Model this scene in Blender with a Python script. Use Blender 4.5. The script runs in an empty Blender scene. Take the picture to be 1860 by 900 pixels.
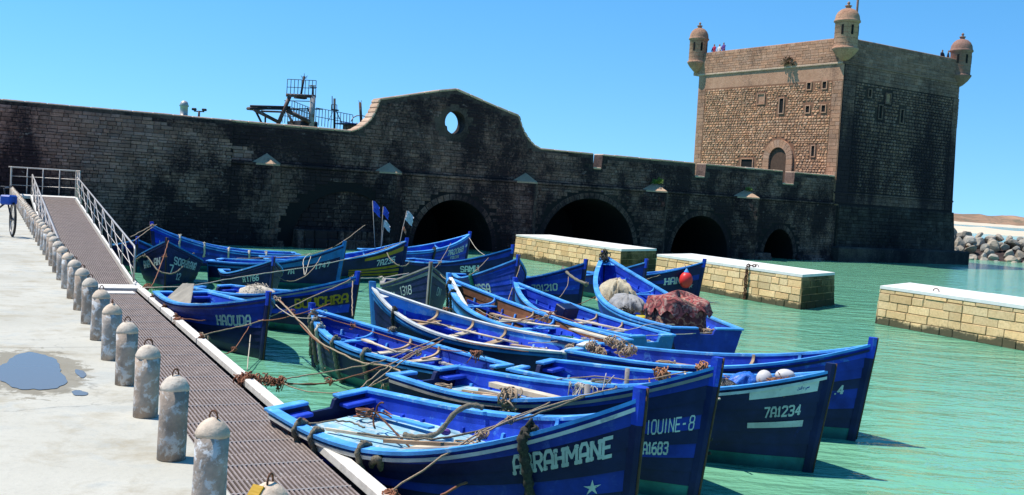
import bpy, bmesh, math, random
from mathutils import Vector, Matrix

# ------------------------------------------------------------------ camera, sky, sun, exposure
scene = bpy.context.scene
col = scene.collection
rng = random.Random(7)
R = math.radians

cam_d = bpy.data.cameras.new('camera')
cam_d.sensor_width = 36.0
cam_d.lens = 36.0 * 1900 / 1860
cam_d.clip_start = 0.1
cam_d.clip_end = 6000
cam = bpy.data.objects.new('camera', cam_d)
col.objects.link(cam)
scene.camera = cam
_p = math.atan(99.0 / 1900); _r = R(3.57)
_f = Vector((0, math.cos(_p), -math.sin(_p))); _u0 = Vector((0, math.sin(_p), math.cos(_p))); _r0 = Vector((1, 0, 0))
_rt = _r0 * math.cos(_r) + _u0 * math.sin(_r); _up = _u0 * math.cos(_r) - _r0 * math.sin(_r)
_m = Matrix((_rt, _up, -_f)).transposed().to_4x4(); _m.translation = (0, 0, 3.6)
cam.matrix_world = _m

SUN_EL = 63.0
SUN_H = Vector((-0.985, 0.12, 0)).normalized()          # horizontal direction towards the sun
sun_dir = SUN_H * math.cos(R(SUN_EL)) + Vector((0, 0, math.sin(R(SUN_EL))))
sun_d = bpy.data.lights.new('sun', 'SUN'); sun_d.energy = 4.6; sun_d.angle = R(0.53); sun_d.color = (1.0, 0.95, 0.87)
sun = bpy.data.objects.new('sun', sun_d); col.objects.link(sun)
sun.rotation_euler = (-sun_dir).to_track_quat('-Z', 'Y').to_euler()

world = bpy.data.worlds.new('World'); scene.world = world; world.use_nodes = True
wn = world.node_tree; wn.nodes.clear()
wo = wn.nodes.new('ShaderNodeOutputWorld'); wb = wn.nodes.new('ShaderNodeBackground')
sk = wn.nodes.new('ShaderNodeTexSky'); sk.sky_type = 'NISHITA'; sk.sun_disc = False
sk.sun_elevation = R(SUN_EL); sk.sun_rotation = math.atan2(SUN_H.x, SUN_H.y)
sk.air_density = 1.0; sk.dust_density = 0.0; sk.ozone_density = 1.6; sk.altitude = 0
hs = wn.nodes.new('ShaderNodeHueSaturation'); hs.inputs['Saturation'].default_value = 1.35; hs.inputs['Hue'].default_value = 0.494
tcw = wn.nodes.new('ShaderNodeTexCoord'); va = wn.nodes.new('ShaderNodeVectorMath'); va.operation = 'ADD'; va.inputs[1].default_value = (0, 0, .165)
vn = wn.nodes.new('ShaderNodeVectorMath'); vn.operation = 'NORMALIZE'
wn.links.new(tcw.outputs['Generated'], va.inputs[0]); wn.links.new(va.outputs[0], vn.inputs[0]); wn.links.new(vn.outputs[0], sk.inputs['Vector'])
wn.links.new(sk.outputs[0], hs.inputs['Color']); wn.links.new(hs.outputs[0], wb.inputs[0]); wn.links.new(wb.outputs[0], wo.inputs[0])
wb.inputs[1].default_value = 0.15

scene.view_settings.view_transform = 'Standard'
scene.view_settings.look = 'None'
scene.view_settings.exposure = 0.55
scene.view_settings.gamma = 1.0
scene.view_settings.use_curve_mapping = False

# ------------------------------------------------------------------ helpers
class MB:
    """collects geometry for ONE mesh object; every vertex may carry a tint"""
    def __init__(s): s.v = []; s.f = []; s.c = []; s.sm = []
    def add(s, verts, faces, tint=(1, 1, 1), smooth=False):
        b = len(s.v)
        s.v += [tuple(p) for p in verts]; s.c += [tint] * len(verts)
        for f in faces: s.f.append([i + b for i in f]); s.sm.append(smooth)
        return s
    def box(s, c, size, M=None, tint=(1, 1, 1), bev=0.0):
        x, y, z = size[0] / 2, size[1] / 2, size[2] / 2
        if bev <= 0:
            vs = [Vector((a * x, b * y, d * z)) for a in (-1, 1) for b in (-1, 1) for d in (-1, 1)]
            fs = [(0, 1, 3, 2), (4, 6, 7, 5), (0, 4, 5, 1), (2, 3, 7, 6), (0, 2, 6, 4), (1, 5, 7, 3)]
        else:
            bm = bmesh.new(); bmesh.ops.create_cube(bm, size=1)
            for v in bm.verts: v.co = Vector((v.co.x * 2 * x, v.co.y * 2 * y, v.co.z * 2 * z))
            bmesh.ops.bevel(bm, geom=bm.edges[:], offset=bev, segments=1, affect='EDGES')
            bm.verts.index_update()
            vs = [v.co.copy() for v in bm.verts]; fs = [[v.index for v in f.verts] for f in bm.faces]; bm.free()
        c = Vector(c)
        vs = [(M @ v if M else v) + c for v in vs]
        return s.add(vs, fs, tint)
    def tube(s, pts, rad, n=6, closed=False, tint=(1, 1, 1), cap=True):
        pts = [Vector(p) for p in pts]
        if not hasattr(rad, '__len__'): rad = [rad] * len(pts)
        N = len(pts); vs = []; fs = []
        t0 = (pts[1] - pts[0]).normalized()
        up = Vector((0, 0, 1)) if abs(t0.z) < .9 else Vector((1, 0, 0))
        u = t0.cross(up).normalized()
        for i in range(N):
            a = pts[i - 1] if (i > 0 or closed) else pts[i]; b = pts[(i + 1) % N] if (i < N - 1 or closed) else pts[i]
            t = (b - a)
            t = t.normalized() if t.length > 1e-9 else t0
            u = (u - t * u.dot(t)); u = u.normalized() if u.length > 1e-6 else t.orthogonal().normalized()
            w = t.cross(u)
            for k in range(n):
                a_ = 2 * math.pi * k / n
                vs.append(pts[i] + (u * math.cos(a_) + w * math.sin(a_)) * rad[i])
        for i in range(N if closed else N - 1):
            for k in range(n):
                a = i * n + k; b = i * n + (k + 1) % n; j = (i + 1) % N
                fs.append((a, b, j * n + (k + 1) % n, j * n + k))
        if cap and not closed:
            fs.append(tuple(reversed(range(n)))); fs.append(tuple(range((N - 1) * n, N * n)))
        return s.add(vs, fs, tint, True)
    def lathe(s, prof, n=20, c=(0, 0, 0), tint=(1, 1, 1), jit=0.0):
        vs = []; fs = []; c = Vector(c)
        for (r, z) in prof:
            for k in range(n):
                a = 2 * math.pi * k / n; rr = r * (1 + rng.uniform(-jit, jit))
                vs.append(c + Vector((rr * math.cos(a), rr * math.sin(a), z)))
        for i in range(len(prof) - 1):
            for k in range(n):
                fs.append((i * n + k, i * n + (k + 1) % n, (i + 1) * n + (k + 1) % n, (i + 1) * n + k))
        fs.append(tuple(reversed(range(n)))); fs.append(tuple(range((len(prof) - 1) * n, len(prof) * n)))
        return s.add(vs, fs, tint, True)
    def grid(s, rows, tint=(1, 1, 1), smooth=True, flip=False, closed=False):
        n = len(rows[0]); vs = [p for r in rows for p in r]; fs = []
        for i in range(len(rows) - 1):
            for k in range(n if closed else n - 1):
                k2 = (k + 1) % n
                q = (i * n + k, i * n + k2, (i + 1) * n + k2, (i + 1) * n + k)
                fs.append(tuple(reversed(q)) if flip else q)
        return s.add(vs, fs, tint, smooth)
    def ribbon(s, cs, tint=(1, 1, 1), smooth=False):
        """sweep closed cross-sections cs (list of lists of points) with end caps"""
        n = len(cs[0]); vs = [p for r in cs for p in r]; fs = []
        for i in range(len(cs) - 1):
            for k in range(n):
                fs.append((i * n + k, i * n + (k + 1) % n, (i + 1) * n + (k + 1) % n, (i + 1) * n + k))
        fs.append(tuple(reversed(range(n)))); fs.append(tuple(range((len(cs) - 1) * n, len(cs) * n)))
        return s.add(vs, fs, tint, smooth)
    def mesh(s, name, mat):
        me = bpy.data.meshes.new(name)
        me.from_pydata(s.v, [], s.f)
        me.polygons.foreach_set('use_smooth', s.sm)
        at = me.color_attributes.new('tint', 'FLOAT_COLOR', 'POINT')
        flat = []
        for c in s.c: flat += [c[0], c[1], c[2], 1.0]
        at.data.foreach_set('color', flat)
        bm = bmesh.new(); bm.from_mesh(me); bmesh.ops.recalc_face_normals(bm, faces=bm.faces); bm.to_mesh(me); bm.free()
        if mat: me.materials.append(mat)
        return me
    def build(s, name, mat, parent=None, **kw):
        o = bpy.data.objects.new(name, s.mesh(name, mat)); col.objects.link(o)
        if parent: o.parent = parent
        tag(o, **kw)
        return o

def tag(o, label=None, cat=None, group=None, kind=None):
    if label: o['label'] = label
    if cat: o['category'] = cat
    if group: o['group'] = group
    if kind: o['kind'] = kind
    return o

def thing(name, label, cat, loc=(0, 0, 0), rz=0, group=None):
    o = bpy.data.objects.new(name, None); o.empty_display_size = .2
    o.location = loc; o.rotation_euler = (0, 0, rz); col.objects.link(o)
    return tag(o, label, cat, group)

def inst(name, me, parent, loc=(0, 0, 0), rot=None, scale=None):
    o = bpy.data.objects.new(name, me); col.objects.link(o); o.parent = parent
    o.location = loc
    if rot is not None: o.rotation_euler = rot
    if scale is not None: o.scale = scale
    return o

def catmull(pts, sub=8):
    pts = [Vector(p) for p in pts]; out = []
    for i in range(len(pts) - 1):
        p0 = pts[max(i - 1, 0)]; p1 = pts[i]; p2 = pts[i + 1]; p3 = pts[min(i + 2, len(pts) - 1)]
        for k in range(sub):
            t = k / sub
            out.append(0.5 * ((2 * p1) + (p2 - p0) * t + (2 * p0 - 5 * p1 + 4 * p2 - p3) * t * t + (3 * p1 - p0 - 3 * p2 + p3) * t ** 3))
    out.append(pts[-1]); return out

# ------------------------------------------------------------------ materials
def newmat(name):
    m = bpy.data.materials.new(name); m.use_nodes = True
    nt = m.node_tree; b = nt.nodes['Principled BSDF']
    return m, nt, b
def N(nt, t, **kw):
    n = nt.nodes.new(t)
    for k, v in kw.items(): setattr(n, k, v)
    return n
def noise(nt, scale, detail=4, rough=.55, vec=None, dist=0.0):
    n = N(nt, 'ShaderNodeTexNoise'); n.inputs['Scale'].default_value = scale; n.inputs['Detail'].default_value = detail
    n.inputs['Roughness'].default_value = rough; n.inputs['Distortion'].default_value = dist
    if vec: nt.links.new(vec, n.inputs['Vector'])
    return n
def ramp(nt, src, stops):
    r = N(nt, 'ShaderNodeValToRGB'); e = r.color_ramp.elements
    while len(e) < len(stops): e.new(.5)
    for i, (p, c) in enumerate(stops):
        e[i].position = p; e[i].color = (c, c, c, 1) if not hasattr(c, '__len__') else (*c, 1)
    nt.links.new(src, r.inputs[0]); return r
def mix(nt, fac, a, b, mode='MIX'):
    m = N(nt, 'ShaderNodeMix', data_type='RGBA', blend_type=mode)
    for k, v in ((0, fac), (6, a), (7, b)):
        if hasattr(v, 'is_output') or isinstance(v, bpy.types.NodeSocket): nt.links.new(v, m.inputs[k])
        elif k == 0: m.inputs[0].default_value = v
        else: m.inputs[k].default_value = (*v, 1)
    return m.outputs[2]
def math_(nt, op, a, b=0.0):
    m = N(nt, 'ShaderNodeMath', operation=op)
    for k, v in ((0, a), (1, b)):
        if isinstance(v, bpy.types.NodeSocket): nt.links.new(v, m.inputs[k])
        else: m.inputs[k].default_value = v
    return m.outputs[0]
def bump(nt, b, h, strength=.3, dist=.02):
    n = N(nt, 'ShaderNodeBump'); n.inputs['Strength'].default_value = strength; n.inputs['Distance'].default_value = dist
    nt.links.new(h, n.inputs['Height']); nt.links.new(n.outputs[0], b.inputs['Normal'])
def coords(nt, kind='Object', scale=(1, 1, 1)):
    t = N(nt, 'ShaderNodeTexCoord'); mp = N(nt, 'ShaderNodeMapping'); mp.inputs['Scale'].default_value = scale
    nt.links.new(t.outputs[kind], mp.inputs[0]); return mp.outputs[0]
def geo(nt, scale=(1, 1, 1)):
    t = N(nt, 'ShaderNodeNewGeometry'); mp = N(nt, 'ShaderNodeMapping'); mp.inputs['Scale'].default_value = scale
    nt.links.new(t.outputs['Position'], mp.inputs[0]); return mp.outputs[0]
def tint_node(nt):
    a = N(nt, 'ShaderNodeAttribute', attribute_name='tint'); return a.outputs['Color']

_paints = {}
def paint(name, c, rough=.42, wear=.35, under=None, wscale=5.0):
    """weathered boat paint: brushed tone changes, dull patches, chips down to an old coat"""
    if name in _paints: return _paints[name]
    m, nt, b = newmat(name)
    v = geo(nt)
    vs = geo(nt, (1, 1, 6))
    n1 = noise(nt, 2.3, 5, .6, v); n2 = noise(nt, wscale, 8, .72, v, .4); n3 = noise(nt, 28, 4, .6, vs)
    under = under or tuple(min(1, x * .55 + .17) for x in c)
    dark = tuple(x * .55 for x in c); lite = tuple(min(1, x * 1.25 + .01) for x in c)
    base = mix(nt, ramp(nt, n1.outputs[0], [(.3, 0), (.7, 1)]).outputs[0], dark, lite)
    base = mix(nt, math_(nt, 'MULTIPLY', n3.outputs[0], .35), base, tuple(x * .4 for x in c))
    chips = ramp(nt, n2.outputs[0], [(.66 - wear * .16, 0), (.71 - wear * .14, 1)]).outputs[0]
    base = mix(nt, math_(nt, 'MULTIPLY', chips, .75), base, under)
    n5 = noise(nt, 1.0, 6, .7, geo(nt, (7, 7, .7)), .2)
    base = mix(nt, math_(nt, 'MULTIPLY', ramp(nt, n5.outputs[0], [(.56, 0), (.72, 1)]).outputs[0], .5 * min(1, wear * 2.2)), base, tuple(x * .55 + .004 + .06 * max(c) for x in c))
    sz = N(nt, 'ShaderNodeSeparateXYZ'); nt.links.new(geo(nt), sz.inputs[0])          # weed and scum line on the hulls
    sc = ramp(nt, math_(nt, 'ADD', sz.outputs[2], math_(nt, 'MULTIPLY', n2.outputs[0], .5)), [(.30, 1), (.46, 0)]).outputs[0]
    base = mix(nt, math_(nt, 'MULTIPLY', sc, .35), base, (.025, .04, .025))
    n6 = noise(nt, 1.0, 5, .75, geo(nt, (3, 3, 26)), .3)
    base = mix(nt, math_(nt, 'MULTIPLY', ramp(nt, n6.outputs[0], [(.63, 0), (.70, 1)]).outputs[0], .55 * min(1, wear * 2)), base, under)
    nt.links.new(base, b.inputs['Base Color'])
    nt.links.new(math_(nt, 'ADD', math_(nt, 'MULTIPLY', n1.outputs[0], .3), rough - .06), b.inputs['Roughness'])
    b.inputs['Specular IOR Level'].default_value = .22
    bump(nt, b, math_(nt, 'ADD', n2.outputs[0], math_(nt, 'MULTIPLY', n3.outputs[0], .6)), .35, .012)
    _paints[name] = m
    return m

def simple(name, c, rough=.7, metal=0.0, var=.35, scale=6.0, bstr=.3, bdist=.01, under=None, uth=.62, tinted=False):
    m, nt, b = newmat(name)
    v = geo(nt); n1 = noise(nt, scale, 6, .65, v); n2 = noise(nt, scale * 5.3, 5, .6, v)
    base = mix(nt, ramp(nt, n1.outputs[0], [(.3, 0), (.7, 1)]).outputs[0], tuple(x * (1 - var) for x in c), tuple(min(1, x * (1 + var * .6)) for x in c))
    if under is not None:
        n3 = noise(nt, scale * 1.7, 7, .7, v, .3)
        base = mix(nt, ramp(nt, n3.outputs[0], [(uth - .04, 0), (uth + .04, 1)]).outputs[0], base, under)
    base = mix(nt, math_(nt, 'MULTIPLY', n2.outputs[0], .3), base, tuple(x * .45 for x in c))
    if tinted: base = mix(nt, 1.0, base, tint_node(nt), 'MULTIPLY')
    nt.links.new(base, b.inputs['Base Color']); b.inputs['Roughness'].default_value = rough; b.inputs['Metallic'].default_value = metal
    b.inputs['Specular IOR Level'].default_value = .3
    bump(nt, b, math_(nt, 'ADD', n1.outputs[0], math_(nt, 'MULTIPLY', n2.outputs[0], .5)), bstr, bdist)
    return m
# ------------------------------------------------------------------ surface materials
def stone_mat(name, cols, stain=(.012, .013, .018), th=(.45, .6), sscale=(.5, .5, .22), zramp=None, fine=9.0, green=0.0, patch=None):
    """masonry: per-stone tint, mottling, dark lichen and tide stains with their own shapes"""
    m, nt, b = newmat(name)
    v = geo(nt); n1 = noise(nt, 1.3, 5, .6, v); n2 = noise(nt, fine, 6, .7, v); n4 = noise(nt, fine * 4, 4, .6, v)
    base = mix(nt, ramp(nt, n1.outputs[0], [(.32, 0), (.68, 1)]).outputs[0], cols[0], cols[1])
    base = mix(nt, 1.0, base, tint_node(nt), 'MULTIPLY')
    base = mix(nt, math_(nt, 'MULTIPLY', ramp(nt, n2.outputs[0], [(.45, 0), (.7, 1)]).outputs[0], .45), base, tuple(x * .45 for x in cols[0]))
    vs = geo(nt, sscale)
    n3 = noise(nt, 1.0, 8, .68, vs, .25)
    f = n3.outputs[0]
    if zramp:                                       # the stain's own extent: tide and spray reach so high up the wall
        sep = N(nt, 'ShaderNodeSeparateXYZ'); nt.links.new(geo(nt), sep.inputs[0])
        mr = N(nt, 'ShaderNodeMapRange'); nt.links.new(sep.outputs[2], mr.inputs[0])
        mr.inputs[1].default_value = zramp[0]; mr.inputs[2].default_value = zramp[1]; mr.inputs[3].default_value = zramp[2]; mr.inputs[4].default_value = zramp[3]
        f = math_(nt, 'ADD', f, mr.outputs[0])
    st = ramp(nt, math_(nt, 'ADD', f, math_(nt, 'MULTIPLY', math_(nt, 'SUBTRACT', n2.outputs[0], .5), .35)), [(th[0], 0), (th[1], 1)]).outputs[0]
    base = mix(nt, math_(nt, 'MULTIPLY', st, .93), base, stain)
    if patch:
        n5 = noise(nt, 1.7, 7, .7, geo(nt, (1, 1, 1.6)), .4)
        base = mix(nt, math_(nt, 'MULTIPLY', ramp(nt, n5.outputs[0], [(.62, 0), (.68, 1)]).outputs[0], .55), base, patch)
    if green:
        n6 = noise(nt, .9, 5, .6, geo(nt))
        base = mix(nt, math_(nt, 'MULTIPLY', ramp(nt, n6.outputs[0], [(.55, 0), (.7, 1)]).outputs[0], green), base, (.035, .045, .012))
    nt.links.new(base, b.inputs['Base Color']); b.inputs['Roughness'].default_value = .92; b.inputs['Specular IOR Level'].default_value = .15
    bump(nt, b, math_(nt, 'ADD', n2.outputs[0], math_(nt, 'MULTIPLY', n4.outputs[0], .5)), .55, .03)
    return m

M_wall = stone_mat('bridge_stone', ((.20, .102, .08), (.31, .168, .133)), stain=(.017, .010, .0135), th=(.47, .64), sscale=(.30, .30, .10), zramp=(2.6, 5.0, .13, -.06), green=.0, patch=(.27, .22, .19))
M_pier = stone_mat('blackened_stone', ((.022, .014, .013), (.038, .025, .022)), stain=(.009, .006, .0075), th=(.22, .46), sscale=(.4, .4, .13))
M_wallb = stone_mat('black_crusted_stone', ((.18, .092, .07), (.28, .155, .12)), stain=(.015, .0088, .0125), th=(.37, .55), sscale=(.33, .33, .2), zramp=(1.5, 4.0, .03, .0), green=.0, patch=(.29, .19, .17))
M_core = stone_mat('bridge_mortar', ((.07, .046, .038), (.11, .075, .06)), stain=(.011, .0085, .010), th=(.36, .56), sscale=(.28, .28, .16), zramp=(2.6, 6.6, .2, -.1))
M_cap = stone_mat('coping_stone', ((.42, .28, .19), (.54, .385, .275)), th=(.60, .74))
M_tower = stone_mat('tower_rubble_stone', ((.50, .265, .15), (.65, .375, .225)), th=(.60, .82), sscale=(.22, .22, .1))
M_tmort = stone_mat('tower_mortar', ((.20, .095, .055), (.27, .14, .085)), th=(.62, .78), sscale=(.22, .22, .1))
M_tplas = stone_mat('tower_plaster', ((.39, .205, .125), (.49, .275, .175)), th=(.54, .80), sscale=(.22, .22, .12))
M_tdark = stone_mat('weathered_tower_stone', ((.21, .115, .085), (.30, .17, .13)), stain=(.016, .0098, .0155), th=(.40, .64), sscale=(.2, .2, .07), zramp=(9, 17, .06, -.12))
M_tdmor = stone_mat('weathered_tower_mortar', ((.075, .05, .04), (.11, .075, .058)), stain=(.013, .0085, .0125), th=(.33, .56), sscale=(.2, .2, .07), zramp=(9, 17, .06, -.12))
M_tbase = stone_mat('tide_stained_stone', ((.065, .045, .04), (.11, .08, .065)), stain=(.013, .008, .011), th=(.35, .6), sscale=(.25, .25, .15), green=.12)
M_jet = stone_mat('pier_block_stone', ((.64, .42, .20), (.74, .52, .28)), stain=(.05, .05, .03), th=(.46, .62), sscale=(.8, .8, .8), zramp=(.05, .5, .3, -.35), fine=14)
M_jetd = stone_mat('weed_and_shade_pier_stone', ((.30, .20, .09), (.40, .27, .13)), stain=(.035, .035, .012), th=(.30, .60), sscale=(.7, .7, .5), zramp=(.1, 1.1, .25, -.02), fine=14)  # weed stain, plus the near ends' shade painted in as a darker base
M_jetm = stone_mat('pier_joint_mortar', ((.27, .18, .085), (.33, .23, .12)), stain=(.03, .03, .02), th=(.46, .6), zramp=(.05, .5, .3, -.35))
M_jtop = simple('pier_slab_concrete', (.72, .69, .63), .85, var=.12, scale=2.5)
M_dark = simple('dark_opening', (.006, .006, .007), .95)

def water_mat():
    m, nt, b = newmat('harbour_water')
    v = geo(nt); n0 = noise(nt, .06, 3, .5, v)
    base = mix(nt, ramp(nt, n0.outputs[0], [(.35, 0), (.65, 1)]).outputs[0], (.115, .33, .20), (.165, .40, .25))
    nt.links.new(base, b.inputs['Base Color'])
    b.inputs['Roughness'].default_value = .06; b.inputs['IOR'].default_value = 1.33
    r = N(nt, 'ShaderNodeMapping'); r.inputs['Rotation'].default_value = (0, 0, R(20)); r.inputs['Scale'].default_value = (.55, 1.25, 1)
    nt.links.new(geo(nt), r.inputs[0])
    n1 = noise(nt, .85, 3, .5, r.outputs[0], .5); n2 = noise(nt, 3.6, 3, .55, r.outputs[0], .3); n3 = noise(nt, 11, 2, .5, geo(nt))
    h = math_(nt, 'ADD', n1.outputs[0], math_(nt, 'ADD', math_(nt, 'MULTIPLY', n2.outputs[0], .34), math_(nt, 'MULTIPLY', n3.outputs[0], .05)))
    bump(nt, b, h, 1.0, .18)
    return m
M_water = water_mat()

PUD = Vector((math.sin(R(-26.7)) * 8.5 + math.cos(R(-26.7)) * .33, math.cos(R(-26.7)) * 8.5 - math.sin(R(-26.7)) * .33, 2.05))
def quay_mat():
    m, nt, b = newmat('quay_concrete')
    v = geo(nt); n1 = noise(nt, .55, 6, .6, v); n2 = noise(nt, 2.6, 7, .68, v, .3); n3 = noise(nt, 30, 5, .6, v); n4 = noise(nt, 1.1, 6, .7, v, .5)
    base = mix(nt, ramp(nt, n1.outputs[0], [(.3, 0), (.7, 1)]).outputs[0], (.37, .345, .28), (.49, .46, .385))
    base = mix(nt, math_(nt, 'MULTIPLY', ramp(nt, n2.outputs[0], [(.48, 0), (.72, 1)]).outputs[0], .75), base, (.27, .22, .14))
    base = mix(nt, math_(nt, 'MULTIPLY', ramp(nt, n4.outputs[0], [(.54, 0), (.62, 1)]).outputs[0], .55), base, (.34, .345, .315))
    base = mix(nt, math_(nt, 'MULTIPLY', ramp(nt, n3.outputs[0], [(.5, 0), (.8, 1)]).outputs[0], .35), base, (.27, .255, .215))
    vo = N(nt, 'ShaderNodeTexVoronoi', feature='DISTANCE_TO_EDGE'); vo.inputs['Scale'].default_value = .42
    dv = N(nt, 'ShaderNodeVectorMath', operation='ADD'); nz0 = noise(nt, 1.6, 6, .6, geo(nt)); nt.links.new(geo(nt), dv.inputs[0]); nt.links.new(nz0.outputs['Color'], dv.inputs[1]); nt.links.new(dv.outputs[0], vo.inputs['Vector'])
    base = mix(nt, math_(nt, 'MULTIPLY', ramp(nt, vo.outputs['Distance'], [(.002, 1), (.007, 0)]).outputs[0], math_(nt, 'MULTIPLY', ramp(nt, n4.outputs[0], [(.42, 0), (.6, 1)]).outputs[0], .55)), base, (.13, .12, .10))
    n7 = noise(nt, 75, 3, .6, v); base = mix(nt, math_(nt, 'MULTIPLY', ramp(nt, n7.outputs[0], [(.70, 0), (.74, 1)]).outputs[0], .5), base, (.16, .15, .13))
    sp = N(nt, 'ShaderNodeVectorMath', operation='SUBTRACT'); nt.links.new(geo(nt), sp.inputs[0]); sp.inputs[1].default_value = tuple(PUD)
    mp = N(nt, 'ShaderNodeMapping'); mp.vector_type = 'TEXTURE'; mp.inputs['Rotation'].default_value = (0, 0, R(116.7)); mp.inputs['Scale'].default_value = (.95, .40, 1); nt.links.new(sp.outputs[0], mp.inputs[0])
    ln = N(nt, 'ShaderNodeVectorMath', operation='LENGTH'); nt.links.new(mp.outputs[0], ln.inputs[0])
    nz = noise(nt, 7, 7, .65, geo(nt), .6)
    wet = ramp(nt, math_(nt, 'ADD', ln.outputs['Value'], math_(nt, 'MULTIPLY', math_(nt, 'SUBTRACT', nz.outputs[0], .5), 1.5)), [(.9, 1), (1.3, 0)]).outputs[0]
    base = mix(nt, math_(nt, 'MULTIPLY', wet, .75), base, (.17, .145, .10))
    nt.links.new(base, b.inputs['Base Color']); b.inputs['Roughness'].default_value = .82; b.inputs['Specular IOR Level'].default_value = .25
    bump(nt, b, math_(nt, 'ADD', n2.outputs[0], math_(nt, 'MULTIPLY', n3.outputs[0], .4)), .35, .02)
    return m
M_quay = quay_mat()
M_boll = simple('bollard_concrete', (.36, .285, .225), .9, var=.45, scale=9, bstr=.6, bdist=.012, under=(.50, .49, .47), uth=.55, tinted=True)
M_bcap = simple('whitewashed_bollard_top', (.62, .50, .38), .88, var=.3, scale=14, bstr=.6, bdist=.01, under=(.40, .30, .22), uth=.62, tinted=True)
M_rust = simple('rusty_iron', (.13, .06, .035), .85, .3, var=.4, scale=30, under=(.30, .13, .06), uth=.58)
M_galv = simple('galvanised_steel', (.46, .43, .40), .45, .35, var=.2, scale=8, under=(.46, .32, .25), uth=.60)
M_kerb = simple('white_kerb_timber', (.70, .66, .60), .7, var=.22, scale=7, under=(.42, .36, .30), uth=.63)
M_grate = simple('grating_bar', (.30, .235, .205), .6, .2, var=.25, scale=5, under=(.40, .35, .32), uth=.6)
M_gratef = simple('grating_frame', (.36, .32, .29), .55, .3, var=.25, scale=6)
M_sub = simple('pontoon_float', (.03, .027, .025), .8)
M_sand = simple('beach_sand', (.62, .50, .36), .95, var=.12, scale=.05)
M_dune = simple('dune_scrub', (.33, .20, .12), .95, var=.5, scale=.03, bstr=.8, bdist=3.0, under=(.16, .13, .08), uth=.56)
M_rock = simple('breakwater_rock', (.25, .235, .205), .9, var=.35, scale=.9, bstr=.7, bdist=.15, under=(.36, .28, .17), uth=.62, tinted=True)

DW = Vector((math.sin(R(57)), math.cos(R(57)), 0)); NW = Vector((math.cos(R(57)), -math.sin(R(57)), 0))
DQ = Vector((math.sin(R(-26.7)), math.cos(R(-26.7)), 0)); NQ = Vector((math.cos(R(-26.7)), -math.sin(R(-26.7)), 0))
P0 = Vector((24.684, 79.364, 0)); RZW = R(33)
RZQ = R(116.7)                                   # local x along the quay, local y towards the left
def Q(a, l, z=0): v = DQ * a + NQ * l; return Vector((v.x, v.y, z))
def QL(a, l, z=0): return Vector((a, -l, z))     # the same point in the quay's own frame
def Wp(s, d, z=0): v = P0 + DW * s - NW * d; return Vector((v.x, v.y, z))

# ------------------------------------------------------------------ ground, water, far shore
MB().add([(-2500, -60, 0), (2500, -60, 0), (2500, 4200, 0), (-2500, 4200, 0)], [(0, 1, 2, 3)]).build('water', M_water, kind='structure')
MB().add([(-400, -80, -4), (400, -80, -4), (400, 400, -4), (-400, 400, -4)], [(0, 1, 2, 3)]).build('seabed', M_sand, kind='structure')

# quay: slab with a kerbless edge
qb = MB()
def prism_q(mb, a0, a1, l0, l1, z0, z1, tint=(1, 1, 1)):
    vs = [QL(a, l, z) for a in (a0, a1) for l in (l0, l1) for z in (z0, z1)]
    return mb.add(vs, [(0, 1, 3, 2), (4, 6, 7, 5), (0, 4, 5, 1), (2, 3, 7, 6), (0, 2, 6, 4), (1, 5, 7, 3)], tint)
quay = bpy.data.objects.new('quay', None); col.objects.link(quay); quay.rotation_euler = (0, 0, RZQ); tag(quay, kind='structure')
prism_q(qb, -9, 52.9, -34, 1.11, -3.8, 2.02); qb.build('quay_base', M_quay, quay)
xs = [-9, -4.6, .2, 4.9, 9.6, 14.4, 19.2, 24, 29, 34, 39, 44, 52.9]
ls = [-34, -24, -16, -9, -4.1, 1.11]
for i in range(len(xs) - 1):                     # cast slabs with sunk joints
    for j in range(len(ls) - 1):
        g = .006
        m_ = MB(); c = QL((xs[i] + xs[i + 1]) / 2, (ls[j] + ls[j + 1]) / 2, 2.03)
        m_.box(c, (xs[i + 1] - xs[i] - 2 * g, ls[j + 1] - ls[j] - 2 * g, .04 + rng.uniform(-.002, .002)), bev=.004)
        m_.build('slab', M_quay, quay)
# puddle
pm, pnt, pb = newmat('puddle_water'); pb.inputs['Base Color'].default_value = (.13, .13, .13, 1); pb.inputs['Roughness'].default_value = .12; pb.inputs['IOR'].default_value = 1.2
pb.inputs['Specular IOR Level'].default_value = .5
damp = simple('damp_concrete', (.33, .31, .26), .5, var=.3, scale=6)
def blob(ca, cl, ra, rl, z, seed, n=120, rough=.22):
    r2 = random.Random(seed); ph = [r2.uniform(0, 6.28) for _ in range(5)]
    vs = []
    for k in range(n):
        a = 2 * math.pi * k / n
        rr = 1 + rough * (math.sin(2 * a + ph[0]) * .5 + math.sin(3 * a + ph[1]) * .4 + math.sin(5 * a + ph[2]) * .2 + math.sin(9 * a + ph[3]) * .08 + math.sin(17 * a + ph[4]) * .07 + math.sin(29 * a + ph[1]) * .04)
        vs.append(Q(ca + ra * rr * math.cos(a), cl + rl * rr * math.sin(a), z))
    return vs
pud = bpy.data.objects.new('puddle', None); col.objects.link(pud); tag(pud, kind='structure')
for nm, mt, args in (('puddle_surface', pm, (8.5, .33, .70, .25, 2.0545, 4)), ('puddle_surface', pm, (7.62, .60, .09, .05, 2.0545, 9)), ('puddle_surface', pm, (8.35, .66, .16, .035, 2.0545, 12))):
    vs = blob(*args); MB().add(vs, [tuple(range(len(vs)))]).build(nm, mt, pud)

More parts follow.
